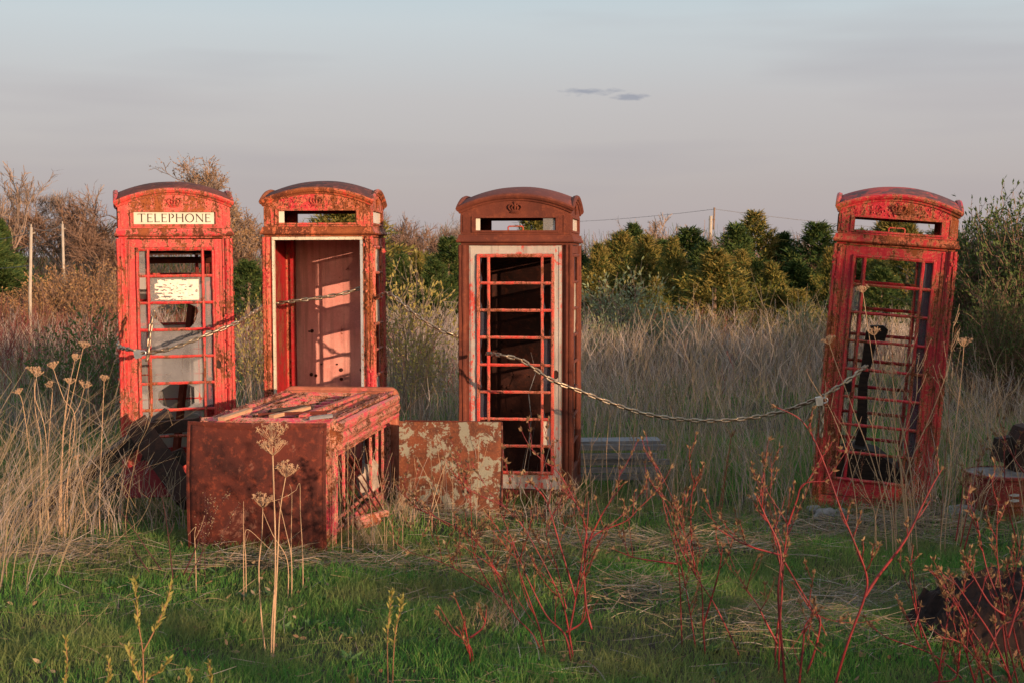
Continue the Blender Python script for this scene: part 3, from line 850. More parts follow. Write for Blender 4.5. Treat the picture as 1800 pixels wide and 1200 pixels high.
# splintered slats lying on the toppled box (its +x side faces up; z runs towards the viewer)
TOPX = .475
for (z0, y0, z1, y1, w, lab, m) in (
    (2.22, .27, 1.78, .22, .045, "short pale splintered slat on the toppled box, nearest its left corner", PALEWOOD),
    (2.05, -.02, 1.62, -.16, .038, "pale splintered slat lying crosswise in the middle of the toppled box", PALEWOOD),
    (1.95, .10, 1.88, -.36, .022, "rusty slat lying across the front of the toppled box near its roof", ROOF5),
    (2.12, -.30, 2.05, -.44, .03, "short grey slat stub beside the front right corner of the toppled box", GREYWOOD),
    (2.02, -.22, .55, -.33, .035, "long pinkish slat running lengthwise on top of the toppled box", RED5),
    (1.75, .08, 1.55, -.12, .03, "small dark brown stick across the window bars of the toppled box", CHARRED)):
    plank('broken_slat', loc5(TOPX, y0, z0), loc5(TOPX + .012, y1, z1), w, .022, m, lab, 'slat', 'broken slats on the toppled box')

# broken window frame slumped out of the side of the toppled box
def broken_frame():
    root = empty('broken_window_frame')
    a, b = P(572, 812, 9.25), P(640, 925, 8.95)
    d = (b - a); L = d.length; X = d.normalized(); Y = Vector((.55, .80, .35)); Y = (Y - X * Y.dot(X)).normalized(); Z = X.cross(Y)
    root.matrix_world = Matrix(((X.x, Y.x, Z.x, a.x), (X.y, Y.y, Z.y, a.y), (X.z, Y.z, Z.z, a.z), (0, 0, 0, 1)))
    tag(root, "broken red window frame slumped out of the open side of the toppled box", 'window frame')
    m = MB()
    for i in range(6): rough_tube(m, (-.02, i * .045 - .02, 0), (L * .86, i * .045 - .02, 0), .006, 6, 8)
    m.build('glazing_bars', ROOF5, root)
    m = MB(); rough_tube(m, (L * .88, -.04, 0), (L * .90, .22, 0), .024, 8, 6); m.box(L * .86, L * .99, -.04, .14, -.03, .012); m.build('frame_rail', RED5, root)
broken_frame()
# pale crumbling plaster piece inside the toppled box
def lump(name, c, r, mat, label, cat, group=None, seed=0, flat=1.0, n=3, rough=.35):
    import bmesh
    bm = bmesh.new(); bmesh.ops.create_icosphere(bm, subdivisions=n, radius=1)
    for v in bm.verts:
        k = 1 + rough * mnoise.noise(v.co * 1.3 + Vector((seed, 0, 0))) + rough * .4 * mnoise.noise(v.co * 4 + Vector((0, seed, 0)))
        v.co = Vector((v.co.x * r[0] * k, v.co.y * r[1] * k, v.co.z * r[2] * k))
    me = bpy.data.meshes.new(name); bm.to_mesh(me); bm.free(); me.materials.append(mat)
    o = bpy.data.objects.new(name, me); COL.objects.link(o); o.location = c
    return tag(o, label, cat, group)
PLASTER = plain('crumbling_plaster', (.40, .33, .27), (.14, .10, .08), .9, 11, detail=12)
def slab():
    a = P(648, 838, 10.0); m = MB()
    pts = [(-.08, -.14), (.0, -.16), (.03, -.10), (.08, -.07), (.06, .03), (.075, .09), (.03, .14), (.01, .09), (-.04, .10), (-.05, .03), (-.10, .0), (-.085, -.07)]
    m.prism(pts, -.02, .02, 'y'); o = fix_normals(m.build('plaster_slab', PLASTER)); o.location = a; o.rotation_euler = (D2R(-12), D2R(6), D2R(35))
    tag(o, "pale crumbling plaster slab propped inside the toppled box", 'plaster slab')
slab()

# rusty steel sheet standing between the toppled box and the brown box
def sheet():
    A, B = P(712, 739, 10.32), P(882, 741, 10.22)
    nx, nz_ = 24, 16; m = MB(); vs = []
    for j in range(nz_ + 1):
        for i in range(nx + 1):
            t, s = i / nx * 1.06 - .06, j / nz_
            p = A.lerp(B, t); z = p.z - s * .78
            vs.append((p.x, p.y - .09 * s + .010 * math.sin(t * 5 + s * 2) + .004 * mnoise.noise(Vector((t * 6, s * 6, 0))), z + (.003 * mnoise.noise(Vector((t * 20, 0, 0))) if j == 0 else 0)))
    m.add(vs, [(j * (nx + 1) + i, j * (nx + 1) + i + 1, (j + 1) * (nx + 1) + i + 1, (j + 1) * (nx + 1) + i) for j in range(nz_) for i in range(nx)])
    o = m.build('steel_sheet', SHEET); tag(o, "rust blotched steel sheet with green grey paint standing in the grass", 'steel sheet')
    s = o.modifiers.new('thickness', 'SOLIDIFY'); s.thickness = .006
    r = MB(); r.tube([P(882, 741, 10.21), P(883, 800, 10.18), P(882, 896, 10.13)], .007, 6); r.tube([A, A.lerp(B, .5), B], .006, 6)
    e = r.build('folded_edge', ROOF5, o)
sheet()

# weathered planks behind the brown box
labs = ["topmost weathered grey plank of the low pile behind the brown box", "second weathered plank down in the low grey pile", "middle weathered plank of the low grey pile",
        "second plank from the bottom of the low grey pile", "lowest weathered plank of the pile, darkest and in the grass"]
for i in range(5):
    z = .315 - i * .064 + (.0, -.004, .003, -.002, 0)[i]
    y = 11.75 - (.0, .035, .01, .05, .03)[i]
    plank('weathered_plank', (.35, y, z - .02 + (.006, -.004, .0, .005, 0)[i]), (1.32 + (.02, -.06, .05, -.03, .0)[i], y + .06 + (.01, -.02, .02, 0, .01)[i], z - .02 - (.004, .0, .006, -.003, 0)[i]), .06, .046, GREYWOOD, labs[i], 'plank', 'weathered planks in the pile', roll=0)
plank('weathered_plank', (.35, 11.90, .33), (1.30, 11.97, .33), .26, .03, GREYWOOD, "wide grey board lying flat on top of the plank pile", 'plank', 'weathered planks in the pile')

# debris left of the toppled box
plank('charred_beam', P(50, 905, 9.8), P(300, 728, 10.3), .13, .11, CHARRED, "long charred timber beam sloping down to the left into the weeds", 'beam')
plank('steel_channel', P(238, 742, 9.75), P(330, 872, 9.5), .17, .05, DSTEEL, "dark brown steel channel leaning against the rusty roof of the toppled box", 'steel channel', roll=.9)
plank('charred_beam', P(268, 752, 10.0), P(345, 745, 9.9), .10, .09, DSTEEL, "short dark beam end lying flat across the top of the debris", 'beam')
plank('charred_beam', P(180, 858, 9.9), P(325, 800, 9.95), .12, .12, CHARRED, "short charred beam in the shade beneath the long sloping beam", 'beam')
plank('charred_beam', P(262, 800, 10.1), P(335, 885, 9.7), .11, .09, CHARRED, "charred stub jammed upright between channel and toppled box", 'beam')
def red_plate():
    m = MB(); m.prism([(-.20, -.13), (.17, -.13), (.20, .02), (.13, .12), (-.04, .14), (-.19, .06)], -.012, .012, 'y')
    o = fix_normals(m.build('torn_sheet_metal', peel('deep_red_plate', (.24, .008, .014), (.16, .006, .01), rust=.56, pale=.01, seed=17))); o.location = P(262, 842, 9.78); o.rotation_euler = (D2R(-20), 0, D2R(10))
    tag(o, "torn deep red metal panel lying among the charred beams", 'metal panel')
red_plate()
def pole_in():   # stick leaning inside box 1
    a = M1 @ Vector((-.02, .15, .12)); b = M1 @ Vector((.175, .34, 1.62))
    plank('leaning_rod', a, b, .055, .04, RUST3, "rusty red rod leaning inside the lettered telephone box", 'rod')
pole_in()

# right edge: rusty drum with machine part on it
def drum():
    c = gp(1768, 10.15)
    r = empty('rusty_drum', (c.x, c.y, c.z - .02)); tag(r, "squat dark red drum with a pale lid at the right edge of the field", 'drum')
    m = MB(); m.lathe([(.29, 0), (.295, .02), (.285, .04), (.285, .15), (.293, .165), (.285, .18), (.285, .345), (.30, .355), (.30, .375), (.285, .38)], 36)
    m.build('drum_body', peel('drum_red', (.20, .018, .018), (.26, .03, .02), rust=.52, pale=.01, seed=19), r, smooth=False)
    m = MB(); m.lathe([(.285, .372), (.28, .366), (0, .37)], 36); m.build('drum_lid', plain('drum_lid_grey', (.20, .19, .19), (.10, .08, .08), .6, 9), r)
    m = MB()
    for zz in (.25, .21):
        m.add([(-.05 + .02 * (i in (0, 3)) * 0 + x, -.2865 + .0, zz + z) for i, (x, z) in enumerate(((-.03, 0), (.01, -.012), (.05, -.008), (.05, .008), (.01, .012)))], [(0, 1, 2, 3, 4)])
    m.build('drum_mark', plain('drum_mark_white', (.5, .48, .48), None, .6, 30, bmp=0), r)
drum()
def machine():
    c = gp(1790, 10.3)
    r = empty('scrap_casting', (c.x, c.y, c.z + .355)); tag(r, "dark rusty casting with a hooked arm standing on the squat drum", 'scrap casting')
    m = MB(); m.prism([(-.06, 0), (.20, 0), (.22, .16), (.18, .30), (.10, .36), (.0, .34), (-.06, .22)], -.12, .12, 'y'); fix_normals(m.build('casting_body', DSTEEL, r))
    m = MB(); m.prism([(-.20, .09), (-.13, .07), (-.10, .14), (-.065, .16), (-.065, .27), (-.17, .25)], -.05, .05, 'y'); fix_normals(m.build('casting_arm', CHARRED, r))
machine()
# dark bark-like mound at lower right
def mound():
    n = 40; vs = []; m = MB()
    c = gp(1762, 6.9)
    for j in range(n + 1):
        for i in range(n + 1):
            u, v = i / n * 2 - 1, j / n * 2 - 1
            k = max(0, 1 - (abs(u) ** 2.4 + abs(v) ** 2.2))
            h = .42 * k ** .75 * (1 + .22 * u) * (1 - .0 * v)
            x = u * .52; y = v * .36
            nn = mnoise.noise(Vector((x * 7, y * 7, 1))) * .10 + mnoise.noise(Vector((x * 19, y * 19, 2))) * .05 + mnoise.noise(Vector((x * 50, y * 50, 2))) * .02
            vs.append((x, y, h + nn * min(1, k * 4) - .03))
    m.add(vs, [(j * (n + 1) + i, j * (n + 1) + i + 1, (j + 1) * (n + 1) + i + 1, (j + 1) * (n + 1) + i) for j in range(n) for i in range(n)])
    o = m.build('root_mound', plain('dark_rotten_root', (.028, .014, .012), (.010, .006, .006), .95, 20, bmp=.8)); o.location = c
    tag(o, "dark rotten stump mound behind the red stems at lower right", 'stump')
mound()
for (px, d, r, lab, sd_) in ((1452, 10.1, (.09, .08, .06), "pale grey stone at the front left foot of the leaning box", 1), (1478, 10.2, (.07, .06, .045), "small dark stone just right of the pale one by the leaning box", 2),
                            (1690, 10.0, (.13, .09, .06), "broad grey stone in the grass between leaning box and drum", 3), (1432, 10.3, (.06, .05, .04), "smallest stone left of the leaning box, half buried", 4),
                            (1330, 10.9, (.08, .06, .04), "flat stone in the weeds left of the leaning box", 6)):
    c = gp(px, d); lump('field_stone', (c.x, c.y, c.z + r[2] * .5), r, STONE, lab, 'stone', 'stones in the grass', seed=sd_ * 5)

# ------------------------------------------------------------------ chains and padlocks
def catmull(pts, n=200):
    pts = [Vector(p) for p in pts]; out = []
    for i in range(len(pts) - 1):
        p0, p1, p2, p3 = pts[max(i - 1, 0)], pts[i], pts[i + 1], pts[min(i + 2, len(pts) - 1)]
        for k in range(n):
            t = k / n
            out.append(.5 * ((2 * p1) + (p2 - p0) * t + (2 * p0 - 5 * p1 + 4 * p2 - p3) * t * t + (3 * p1 - p0 - 3 * p2 + p3) * t ** 3))
    out.append(pts[-1]); return out
def chain_mesh(name, pts, label, link=.076, w=.038, r=.0084, start=0):
    path = catmull(pts, 80)
    L = [0]
    for a, b in zip(path[:-1], path[1:]): L.append(L[-1] + (b - a).length)
    pitch = link - 2 * r - .002
    n = int(L[-1] / pitch); mb = MB(); k = 0
    for i in range(n):
        s = (i + .5) * pitch
        while L[k + 1] < s and k < len(L) - 2: k += 1
        p = path[k].lerp(path[k + 1], (s - L[k]) / max(L[k + 1] - L[k], 1e-6)); t = (path[min(k + 2, len(path) - 1)] - path[max(k - 1, 0)]).normalized()
        up = Vector((0, -.3, 1)); b = t.cross(up)
        if b.length < .1: b = t.cross(Vector((1, 0, 0)))
        b.normalize(); u = b.cross(t)
        ang = D2R(38 if (i + start) % 2 else -50)
        side = b * math.cos(ang) + u * math.sin(ang)
        loop = []
        hl, hw = link / 2 - r, w / 2 - r
        for q in range(14):
            a = 2 * math.pi * q / 14
            cx = (hl - hw) * (1 if math.cos(a) > 0 else -1) + hw * math.cos(a)
            loop.append(p + t * cx + side * (hw * math.sin(a)))
        mb.tube(loop, r, 6, closed=True)
    o = mb.build(name, CHAINM, smooth=True)
    return tag(o, label, 'chain', 'chains strung between the boxes')
def L1(x, y, z): return M1 @ Vector((x, y, z))
def L2(x, y, z): return M2 @ Vector((x, y, z))
def L3(x, y, z): return M3 @ Vector((x, y, z))
def L4(x, y, z): return M4 @ Vector((x, y, z))
chain_mesh('chain', [P(207, 602, 10.80), P(212, 610, 10.66), P(228, 614, 10.45), P(258, 619, 10.42), P(300, 612, 10.38), P(360, 590, 10.40), P(417, 567, 10.55), P(445, 550, 10.9), P(465, 538, 11.25), P(485, 534, 11.3), P(520, 529, 11.2),
                     P(560, 524, 11.2), P(600, 517, 11.2), P(642, 507, 11.25), L2(.38, -.1, 1.50), P(682, 516, 11.0), P(720, 545, 10.85), P(760, 573, 10.8), P(800, 590, 10.8), P(822, 596, 11.2)], "long chain from the lettered box through the doorless box to the rusty box")
chain_mesh('chain', [P(856, 621, 10.62), P(862, 621, 10.45), P(880, 624, 10.24), P(915, 632, 10.20), P(940, 648, 10.18), P(975, 670, 10.16), P(1020, 687, 10.2), P(1080, 710, 10.2), P(1140, 728, 10.2), P(1215, 738, 10.2), P(1290, 737, 10.2), P(1370, 724, 10.15),
                     P(1430, 703, 9.95), P(1450, 694, 9.88), P(1490, 668, 9.88), P(1516, 648, 10.0), P(1524, 643, 10.25)], "drooping chain hanging from the rust brown box to the leaning box")
chain_mesh('chain', [P(260, 622, 10.40), P(263, 590, 10.42), P(267, 560, 10.44), P(272, 541, 10.50)], "short loose chain end standing above the left padlock on the lettered box", start=1)
chain_mesh('chain', [P(1444, 699, 9.86), P(1445, 725, 9.86), P(1443, 775, 9.86)], "short chain tail hanging straight down the leaning box's left post", start=1)
chain_mesh('chain', [P(262, 621, 10.41), P(257, 634, 10.41)], "two chain links dangling under the left padlock")
def padlock(p, ang, label):
    r = empty('padlock', p); r.rotation_euler = (0, ang, 0); tag(r, label, 'padlock', 'padlocks on the chains')
    m = MB(); m.prism([(-.028, -.030), (.028, -.030), (.031, -.024), (.031, .014), (.024, .022), (-.024, .022), (-.031, .014), (-.031, -.024)], -.013, .013, 'y'); fix_normals(m.build('lock_body', LOCKM, r))
    m = MB(); m.tube([(-.018, 0, .020)] + [(.018 * -math.cos(math.pi * i / 8), 0, .040 + .018 * math.sin(math.pi * i / 8)) for i in range(9)] + [(.018, 0, .020)], .0042, 8); m.build('shackle', LOCKM, r, smooth=True)
padlock(P(243, 622, 10.34), 1.35, "small bright padlock joining the chain on the lettered box")
padlock(P(1441, 704, 9.80), 1.45, "silver padlock joining the chains at the leaning box")
# ------------------------------------------------------------------ ground
def ground():
    xs = np.concatenate([-np.geomspace(600, 13, 26), np.arange(-12.5, 12.6, .14), np.geomspace(13, 600, 26)])
    ys = np.concatenate([[-300, -120, -60, -30, -15, -6, 0], np.arange(2, 26, .14), np.geomspace(26.2, 1500, 34)])
    X, Y = np.meshgrid(xs, ys); Z = gz(X, Y)
    fade = np.clip(1 - (np.hypot(X, Y) - 60) / 60, 0, 1); Z = Z * fade
    V = np.stack([X, Y, Z], -1).reshape(-1, 3); nx, ny = len(xs), len(ys)
    a = (np.arange(ny - 1)[:, None] * nx + np.arange(nx - 1)[None]).reshape(-1)
    Q = np.stack([a, a + 1, a + 1 + nx, a + nx], 1)
    me = bpy.data.meshes.new('ground'); me.from_pydata(V.tolist(), [], Q.tolist())
    m, nt, b = newmat('field_soil')
    v = objvec(nt); n1 = noise(nt, v, .9, 8, .6); n2 = noise(nt, v, 14, 6, .7)
    c = mix(nt, step(nt, n1, .4, .6), (.028, .040, .014), (.060, .048, .028)); c = mix(nt, step(nt, n2, .45, .65), c, (.035, .027, .017))
    nt.links.new(c, b.inputs["Base Color"]); b.inputs["Roughness"].default_value = 1; bump(nt, b, n2, .8, .03)
    me.materials.append(m); me.update(); me.polygons.foreach_set("use_smooth", [True] * len(me.polygons))
    o = bpy.data.objects.new('ground', me); COL.objects.link(o); tag(o, kind='structure')
ground()

GREEN = foliage('grass_green', [(.045, .17, .030), (.075, .235, .042), (.125, .27, .055), (.23, .31, .085)], .4, .55, 1.5, tint=(.20, .20, .08))
STRAW = foliage('dead_grass_straw', [(.34, .25, .15), (.26, .19, .125), (.42, .32, .20), (.20, .15, .11)], .25, .8, 2)
GREYST = foliage('dead_grass_grey', [(.36, .30, .27), (.22, .18, .16), (.48, .40, .35), (.13, .10, .09)], .15, .85, 1)

def fr(a, b, n): return RNG.uniform(a, b, n)
def field_pts(n, y0, y1, margin=.9, power=1.0):
    """uniform over the camera's trapezoid on the ground"""
    y = np.sqrt(fr(y0 ** 2, y1 ** 2, n)) if power == 1 else y0 + (y1 - y0) * RNG.random(n) ** power
    x = fr(-1, 1, n) * (y * .375 + margin)
    return x, y
def vnoise(x, y, s, seed=0.0):
    """cheap smooth noise 0..1"""
    r = np.zeros_like(x)
    for k, (a, b, ph) in enumerate(((1, .3, 0), (-.5, .9, 1.7), (.7, -.8, 3.1), (.2, 1.3, 4.4), (1.4, .6, 5.2), (-1.1, 1.2, 2.2))):
        r += np.sin(x * s * a * (1 + .13 * k) + y * s * b * (1 + .2 * k) + ph * (1 + seed) + seed * 2.1)
    return np.clip(.5 + r / 7, 0, 1)

STRAWSPOTS = [(1.05, 8.75, .95, .28), (.35, 8.95, .5, .2), (1.45, 6.75, .55, .28), (-1.2, 8.15, 1.3, .14), (.75, 7.55, .3, .35), (1.9, 7.6, .3, .3), (-2.9, 8.6, .6, .4), (2.7, 9.6, .9, .5), (-.45, 9.9, .5, .3), (.2, 10.2, .7, .15), (-3.4, 9.8, .7, .5)]
def strawness(x, y):
    s = np.zeros_like(x)
    for cx, cy, rx, ry in STRAWSPOTS: s = np.maximum(s, np.exp(-((x - cx) / rx) ** 2 - ((y - cy) / ry) ** 2))
    return s

def short_grass():
    nb = NB()
    for (n, y0, y1, h0, h1, w) in ((150000, 5.2, 9.2, .035, .10, .0032), (95000, 9.2, 15, .06, .14, .0045), (42000, 15, 27, .08, .18, .008)):
        x, y = field_pts(n, y0, y1)
        dens = vnoise(x, y, 2.2) ; keep = (RNG.random(n) < .45 + .75 * dens) & (RNG.random(n) > .93 * strawness(x, y))
        x, y = x[keep], y[keep]; n = len(x)
        base = np.stack([x, y, gz(x, y) - .005], -1)
        h = fr(h0, h1, n) * (.55 + .9 * vnoise(x, y, 3.3, 1)) * (1 + .5 * (RNG.random(n) ** 6))
        lean = norm(np.stack([fr(-1, 1, n) + .2, fr(-1, 1, n), np.zeros(n)], -1)) * fr(.05, .75, n)[:, None]
        t = np.array([0, .45, .8, 1.0])
        pts = base[:, None] + np.array([0, 0, 1.])[None, None] * (h[:, None] * (t - .18 * t ** 2))[..., None] + lean[:, None] * (h[:, None] * t ** 2)[..., None]
        side = norm(np.stack([fr(-1, 1, n), fr(-.5, .5, n), np.zeros(n)], -1))
        nb.ribbons(pts, w * fr(.7, 1.3, n)[:, None] * np.array([.8, 1, .7, .12])[None], side, 0)
    o = nb.build('grass', GREEN); tag(o, "short green spring grass covering the field", 'grass', kind='stuff')
short_grass()

def dead_litter():
    nb = NB()
    # flattened straw, everywhere sparse, dense on the mats
    for (n, y0, y1, Lm, thr) in ((34000, 5.2, 11.5, .16, .0), (90000, 5.6, 11.2, .20, 1.0)):
        x, y = field_pts(n, y0, y1)
        s = strawness(x, y)
        keep = RNG.random(n) < (s ** 1.5 * .8 if thr else .06 + .5 * vnoise(x, y, 1.9, 2) ** 4)
        x, y = x[keep], y[keep]; n = len(x)
        base = np.stack([x, y, gz(x, y) + fr(.0, .055, n) * (1 + 1.0 * strawness(x, y))], -1)
        az = fr(0, 6.28, n) ; d = np.stack([np.cos(az), np.sin(az) * .8, fr(-.05, .35, n)], -1); d = norm(d); L = fr(.4, 1.5, n) * Lm
        t = np.array([0, .35, .7, 1.0]); bend = fr(-.35, .15, n)
        crook = np.stack([fr(-.3, .3, n), fr(-.3, .3, n), bend], -1)
        pts = base[:, None] + d[:, None] * (L[:, None] * t)[..., None] + crook[:, None] * (L[:, None] * t ** 2)[..., None]
        pts[..., 2] = np.maximum(pts[..., 2], gz(pts[..., 0], pts[..., 1]) + .004)
        nb.ribbons(pts, fr(.0018, .004, n)[:, None] * np.array([.9, 1, .9, .4])[None], norm(np.cross(d, randdir(n))), RNG.choice([0, 0, 1], n))
    # upright thin stems scattered among the boxes
    n = 2600; x, y = field_pts(n, 9.6, 17, .8)
    gap = (RNG.random(n) < .25 + .75 * vnoise(x, y, 1.4, 3)); x, y = x[gap], y[gap]; n = len(x)
    h = fr(.2, .75, n); lean = np.stack([fr(-.35, .35, n), fr(-.3, .3, n), np.zeros(n)], -1); t = np.linspace(0, 1, 5)
    base = np.stack([x, y, gz(x, y)], -1)
    pts = base[:, None] + np.array([0, 0, 1.])[None, None] * (h[:, None] * t)[..., None] + lean[:, None] * (h[:, None] * t ** 1.7)[..., None]
    nb.ribbons(pts, .0045 * fr(.7, 1.4, n)[:, None] * np.array([1, .9, .8, .6, .3])[None], norm(np.stack([np.ones(n), fr(-.4, .4, n), np.zeros(n)], -1)), RNG.choice([0, 1], n))
    o = nb.build('dead_grass', [STRAW, GREYST]); tag(o, "flattened straw and dead stems lying through the green grass", 'dead grass', kind='stuff')
dead_litter()

REDST = foliage('red_dogwood_far', [(.13, .03, .03), (.18, .05, .045), (.10, .035, .03), (.22, .09, .07)], 0, .6, 1)
def tall_field():
    nb = NB()
    def stems(n, y0, y1, h0, h1, w, mats, dens_seed, xr=None, curve=.5, thr=.35, pw=1.0):
        x, y = field_pts(n, y0, y1, 1.5, pw)
        if xr: m = (x / y > xr[0]) & (x / y < xr[1]); x, y = x[m], y[m]
        keep = RNG.random(len(x)) < np.clip((vnoise(x, y, .9, dens_seed) - thr) * 3.2, .08, 1); x, y = x[keep], y[keep]; n = len(x)
        h = fr(h0, h1, n) * (.65 + .6 * vnoise(x, y, .8, dens_seed + 3))
        t = np.linspace(0, 1, 6)
        a = fr(0, 6.28, n); k = fr(.05, curve, n)
        lean = np.stack([np.cos(a) * k, np.sin(a) * k, -k * .35], -1)
        base = np.stack([x, y, gz(x, y)], -1)
        wig = fr(-.03, .03, (n, 6, 3)); wig[:, 0] = 0
        pts = base[:, None] + np.array([0, 0, 1.])[None, None] * (h[:, None] * t)[..., None] + lean[:, None] * (h[:, None] * t ** 2)[..., None] + wig
        side = norm(np.stack([np.ones(n), fr(-.5, .5, n), np.zeros(n)], -1)); mi = RNG.choice(mats, n)
        nb.ribbons(pts, w * fr(.6, 1.3, n)[:, None] * np.array([1, .9, .8, .7, .5, .3])[None], side, mi)
        # side twigs from the upper half
        for q in range(3):
            i0 = RNG.integers(2, 5, n); p0 = pts[np.arange(n), i0]
            d = norm(np.stack([fr(-1, 1, n), fr(-1, 1, n), fr(.3, 1.4, n)], -1)); L = h * fr(.12, .35, n)
            tt = np.array([0, .5, 1.]); pp = p0[:, None] + d[:, None] * (L[:, None] * tt)[..., None] + np.array([0, 0, .25])[None, None] * (L[:, None] * tt ** 2)[..., None]
            nb.ribbons(pp, w * .6 * np.array([1, .8, .4])[None] * np.ones((n, 1)), side, mi)
    stems(8500, 20, 33, .65, 1.0, .014, [0, 1, 1, 1, 1], 1)
    stems(2600, 17, 22, .5, .85, .007, [0, 1, 1, 1], 2, thr=.5)
    stems(1100, 12.5, 17, .4, .75, .005, [0, 1, 1], 5, thr=.55)
    stems(4000, 17, 30, .7, 1.15, .012, [2], 7, xr=(-.5, -.17), thr=.2)
    stems(2200, 18, 28, .6, .95, .010, [2], 8, xr=(-.12, .30), thr=.45)
    stems(3600, 16.5, 24, .7, 1.2, .010, [1, 1, 1, 0], 9, xr=(.02, .24), curve=.8, thr=.45)
    stems(2400, 12.5, 18, .6, 1.15, .006, [1, 1, 1, 0], 11, xr=(.31, .5), curve=1.0, thr=.3)
    stems(700, 16, 20, 1.0, 1.7, .011, [0], 14, xr=(.10, .26), curve=.7, thr=.3)
    stems(400, 13, 18, .9, 1.4, .009, [0], 15, xr=(-.45, -.30), curve=.7, thr=.2)
    stems(500, 12, 16, .5, 1.0, .006, [0], 16, xr=(.03, .25), curve=.6, thr=.2)
    stems(1800, 13, 19.5, .35, .9, .006, [0, 1, 1], 17, thr=.3)
    stems(2500, 19, 26, .8, 1.2, .011, [0, 1], 18, xr=(-.02, .36), thr=.3)
    stems(2300, 12.5, 20, .40, 1.0, .0065, [1, 1, 0], 19, thr=.5)
    stems(900, 10.9, 13, .3, .8, .0048, [0, 1], 20, xr=(.09, .5), thr=.2)
    o = nb.build('tall_dead_weeds', [STRAW, GREYST, REDST]); tag(o, "tall grey brown thicket of dead weeds and reddish stems behind the boxes", 'dead weeds', kind='stuff')
tall_field()

# ------------------------------------------------------------------ trees
def tree_skeleton(rng, h, spread, levels, trunk_r, upright=.5, nfork=(3, 5), fork0=.25, multi=1):
    """returns list of (pts, radii, level)"""
    out = []
    def grow(p, d, L, r, lev):
        n = 5; pts = [p]; q = p.copy(); dd = d.copy()
        for i in range(n):
            dd = (dd + Vector((rng.gauss(0, .14), rng.gauss(0, .14), rng.gauss(0, .08) + .06 * upright))).normalized()
            q = q + dd * L / n; pts.append(q.copy())
        rad = [max(r * (1 - .55 * i / n), .0015) for i in range(n + 1)]
        out.append((pts, rad, lev))
        if lev >= levels: return
        k = rng.randint(*nfork) + (2 if lev == levels - 1 else 0)
        for j in range(k):
            t = rng.uniform(fork0 if lev == 0 else .2, 1.0) if j else 1.0
            i = min(int(t * n), n - 1); f = t * n - i; base = pts[i].lerp(pts[i + 1], f)
            a = rng.uniform(0, 6.283); tilt = rng.uniform(.35, .9) * spread
            ax = dd.orthogonal().normalized(); ax.rotate(Matrix.Rotation(a, 3, dd))
            nd = (dd * math.cos(tilt) + ax * math.sin(tilt) + Vector((0, 0, upright * .35))).normalized()
            grow(base, nd, L * rng.uniform(.5, .78), rad[i] * rng.uniform(.5, .75), lev + 1)
    for m in range(multi):
        a = rng.uniform(0, 6.28); s = .0 if multi == 1 else rng.uniform(.15, .5)
        grow(Vector((math.cos(a) * .05 * (multi > 1), math.sin(a) * .05 * (multi > 1), 0)), Vector((math.cos(a) * s, math.sin(a) * s, 1)).normalized(), h * rng.uniform(.38, .46), trunk_r, 0)
    return out
def bare_tree(name, seed, h, spread=.9, levels=4, trunk_r=.09, mats=None, label=None, cat='tree', group=None, bud=None, multi=1, upright=.6, minw=.006, nfork=(3, 4), fork0=.25):
    rng = random.Random(seed); sk = tree_skeleton(rng, h, spread, levels, trunk_r, upright, nfork, fork0, multi)
    top = max(p[0][-1].z for p in sk); k = h / top
    root = empty(name); mb = MB()
    tw = [s for s in sk if s[2] >= 2]
    for pts, rad, lev in sk:
        if lev < 2: mb.tube([p * k for p in pts], [max(r, minw * .6) for r in rad], 6)
    mb.build('trunk', mats[0], root, smooth=True)
    nb = NB(); npr = np.random.default_rng(seed)
    A = np.array([[tuple(p * k) for p in s[0]] for s in tw]); W = np.array([[max(r * 2, minw) for r in s[1]] for s in tw])
    side = norm(np.cross(A[:, -1] - A[:, 0], npr.normal(size=(len(A), 3))))
    nb.ribbons(A, W, side, 0)
    # fine twigs
    last = A[np.array([s[2] == levels for s in tw])]
    for q in range(3):
        p0 = last[np.arange(len(last)), npr.integers(1, 6, len(last))]; d = norm(norm(last[:, -1] - last[:, 0]) + npr.normal(size=(len(last), 3)) * .6); L = npr.uniform(.04, .10, len(last)) * h * .6
        t = np.array([0, .5, 1.]); pp = p0[:, None] + d[:, None] * (L[:, None] * t)[..., None]
        nb.ribbons(pp, np.ones((len(last), 1)) * minw * np.array([.8, .7, .5])[None], norm(np.cross(d, npr.normal(size=d.shape))), 0)
        if bud:
            m2 = int(bud[1]);
            for _ in range(m2):
                pb = p0 + d * (L * npr.uniform(.2, 1, len(L)))[:, None]
                leaves(nb, pb, norm(d + npr.normal(size=d.shape) * .7), npr.uniform(.6, 1.2, len(L)) * bud[2], bud[2] * .55, 1, npr)
    nb.build('crown', [mats[1], bud[0]] if bud else [mats[1]], root)
    if label: tag(root, label, cat, group)
    return root
TWIG = foliage('bare_twigs_brown', [(.19, .115, .08), (.13, .08, .06), (.26, .16, .11)], 0, .85, 1)
TWIGP = foliage('bare_twigs_pinkish', [(.23, .165, .13), (.16, .115, .09), (.30, .22, .17)], 0, .85, 1)
TANB = foliage('tan_spring_buds', [(.36, .20, .09), (.28, .15, .07), (.42, .27, .12)], .2, .8, 1)
GOLDB = foliage('gold_spring_leaves', [(.40, .30, .08), (.30, .26, .08), (.46, .36, .12)], .3, .7, 1)
CEDG = foliage('cedar_green', [(.06, .085, .016), (.12, .13, .026), (.20, .18, .038), (.30, .24, .06)], .15, .8, 1.3, tint=(.24, .17, .05))
CEDD = foliage('cedar_dark_green', [(.024, .055, .014), (.045, .080, .020), (.10, .12, .03)], .1, .8, 1.2)
SAGE = foliage('sage_leaves', [(.20, .25, .14), (.28, .33, .20), (.13, .17, .08), (.36, .31, .10)], .25, .7, 1)
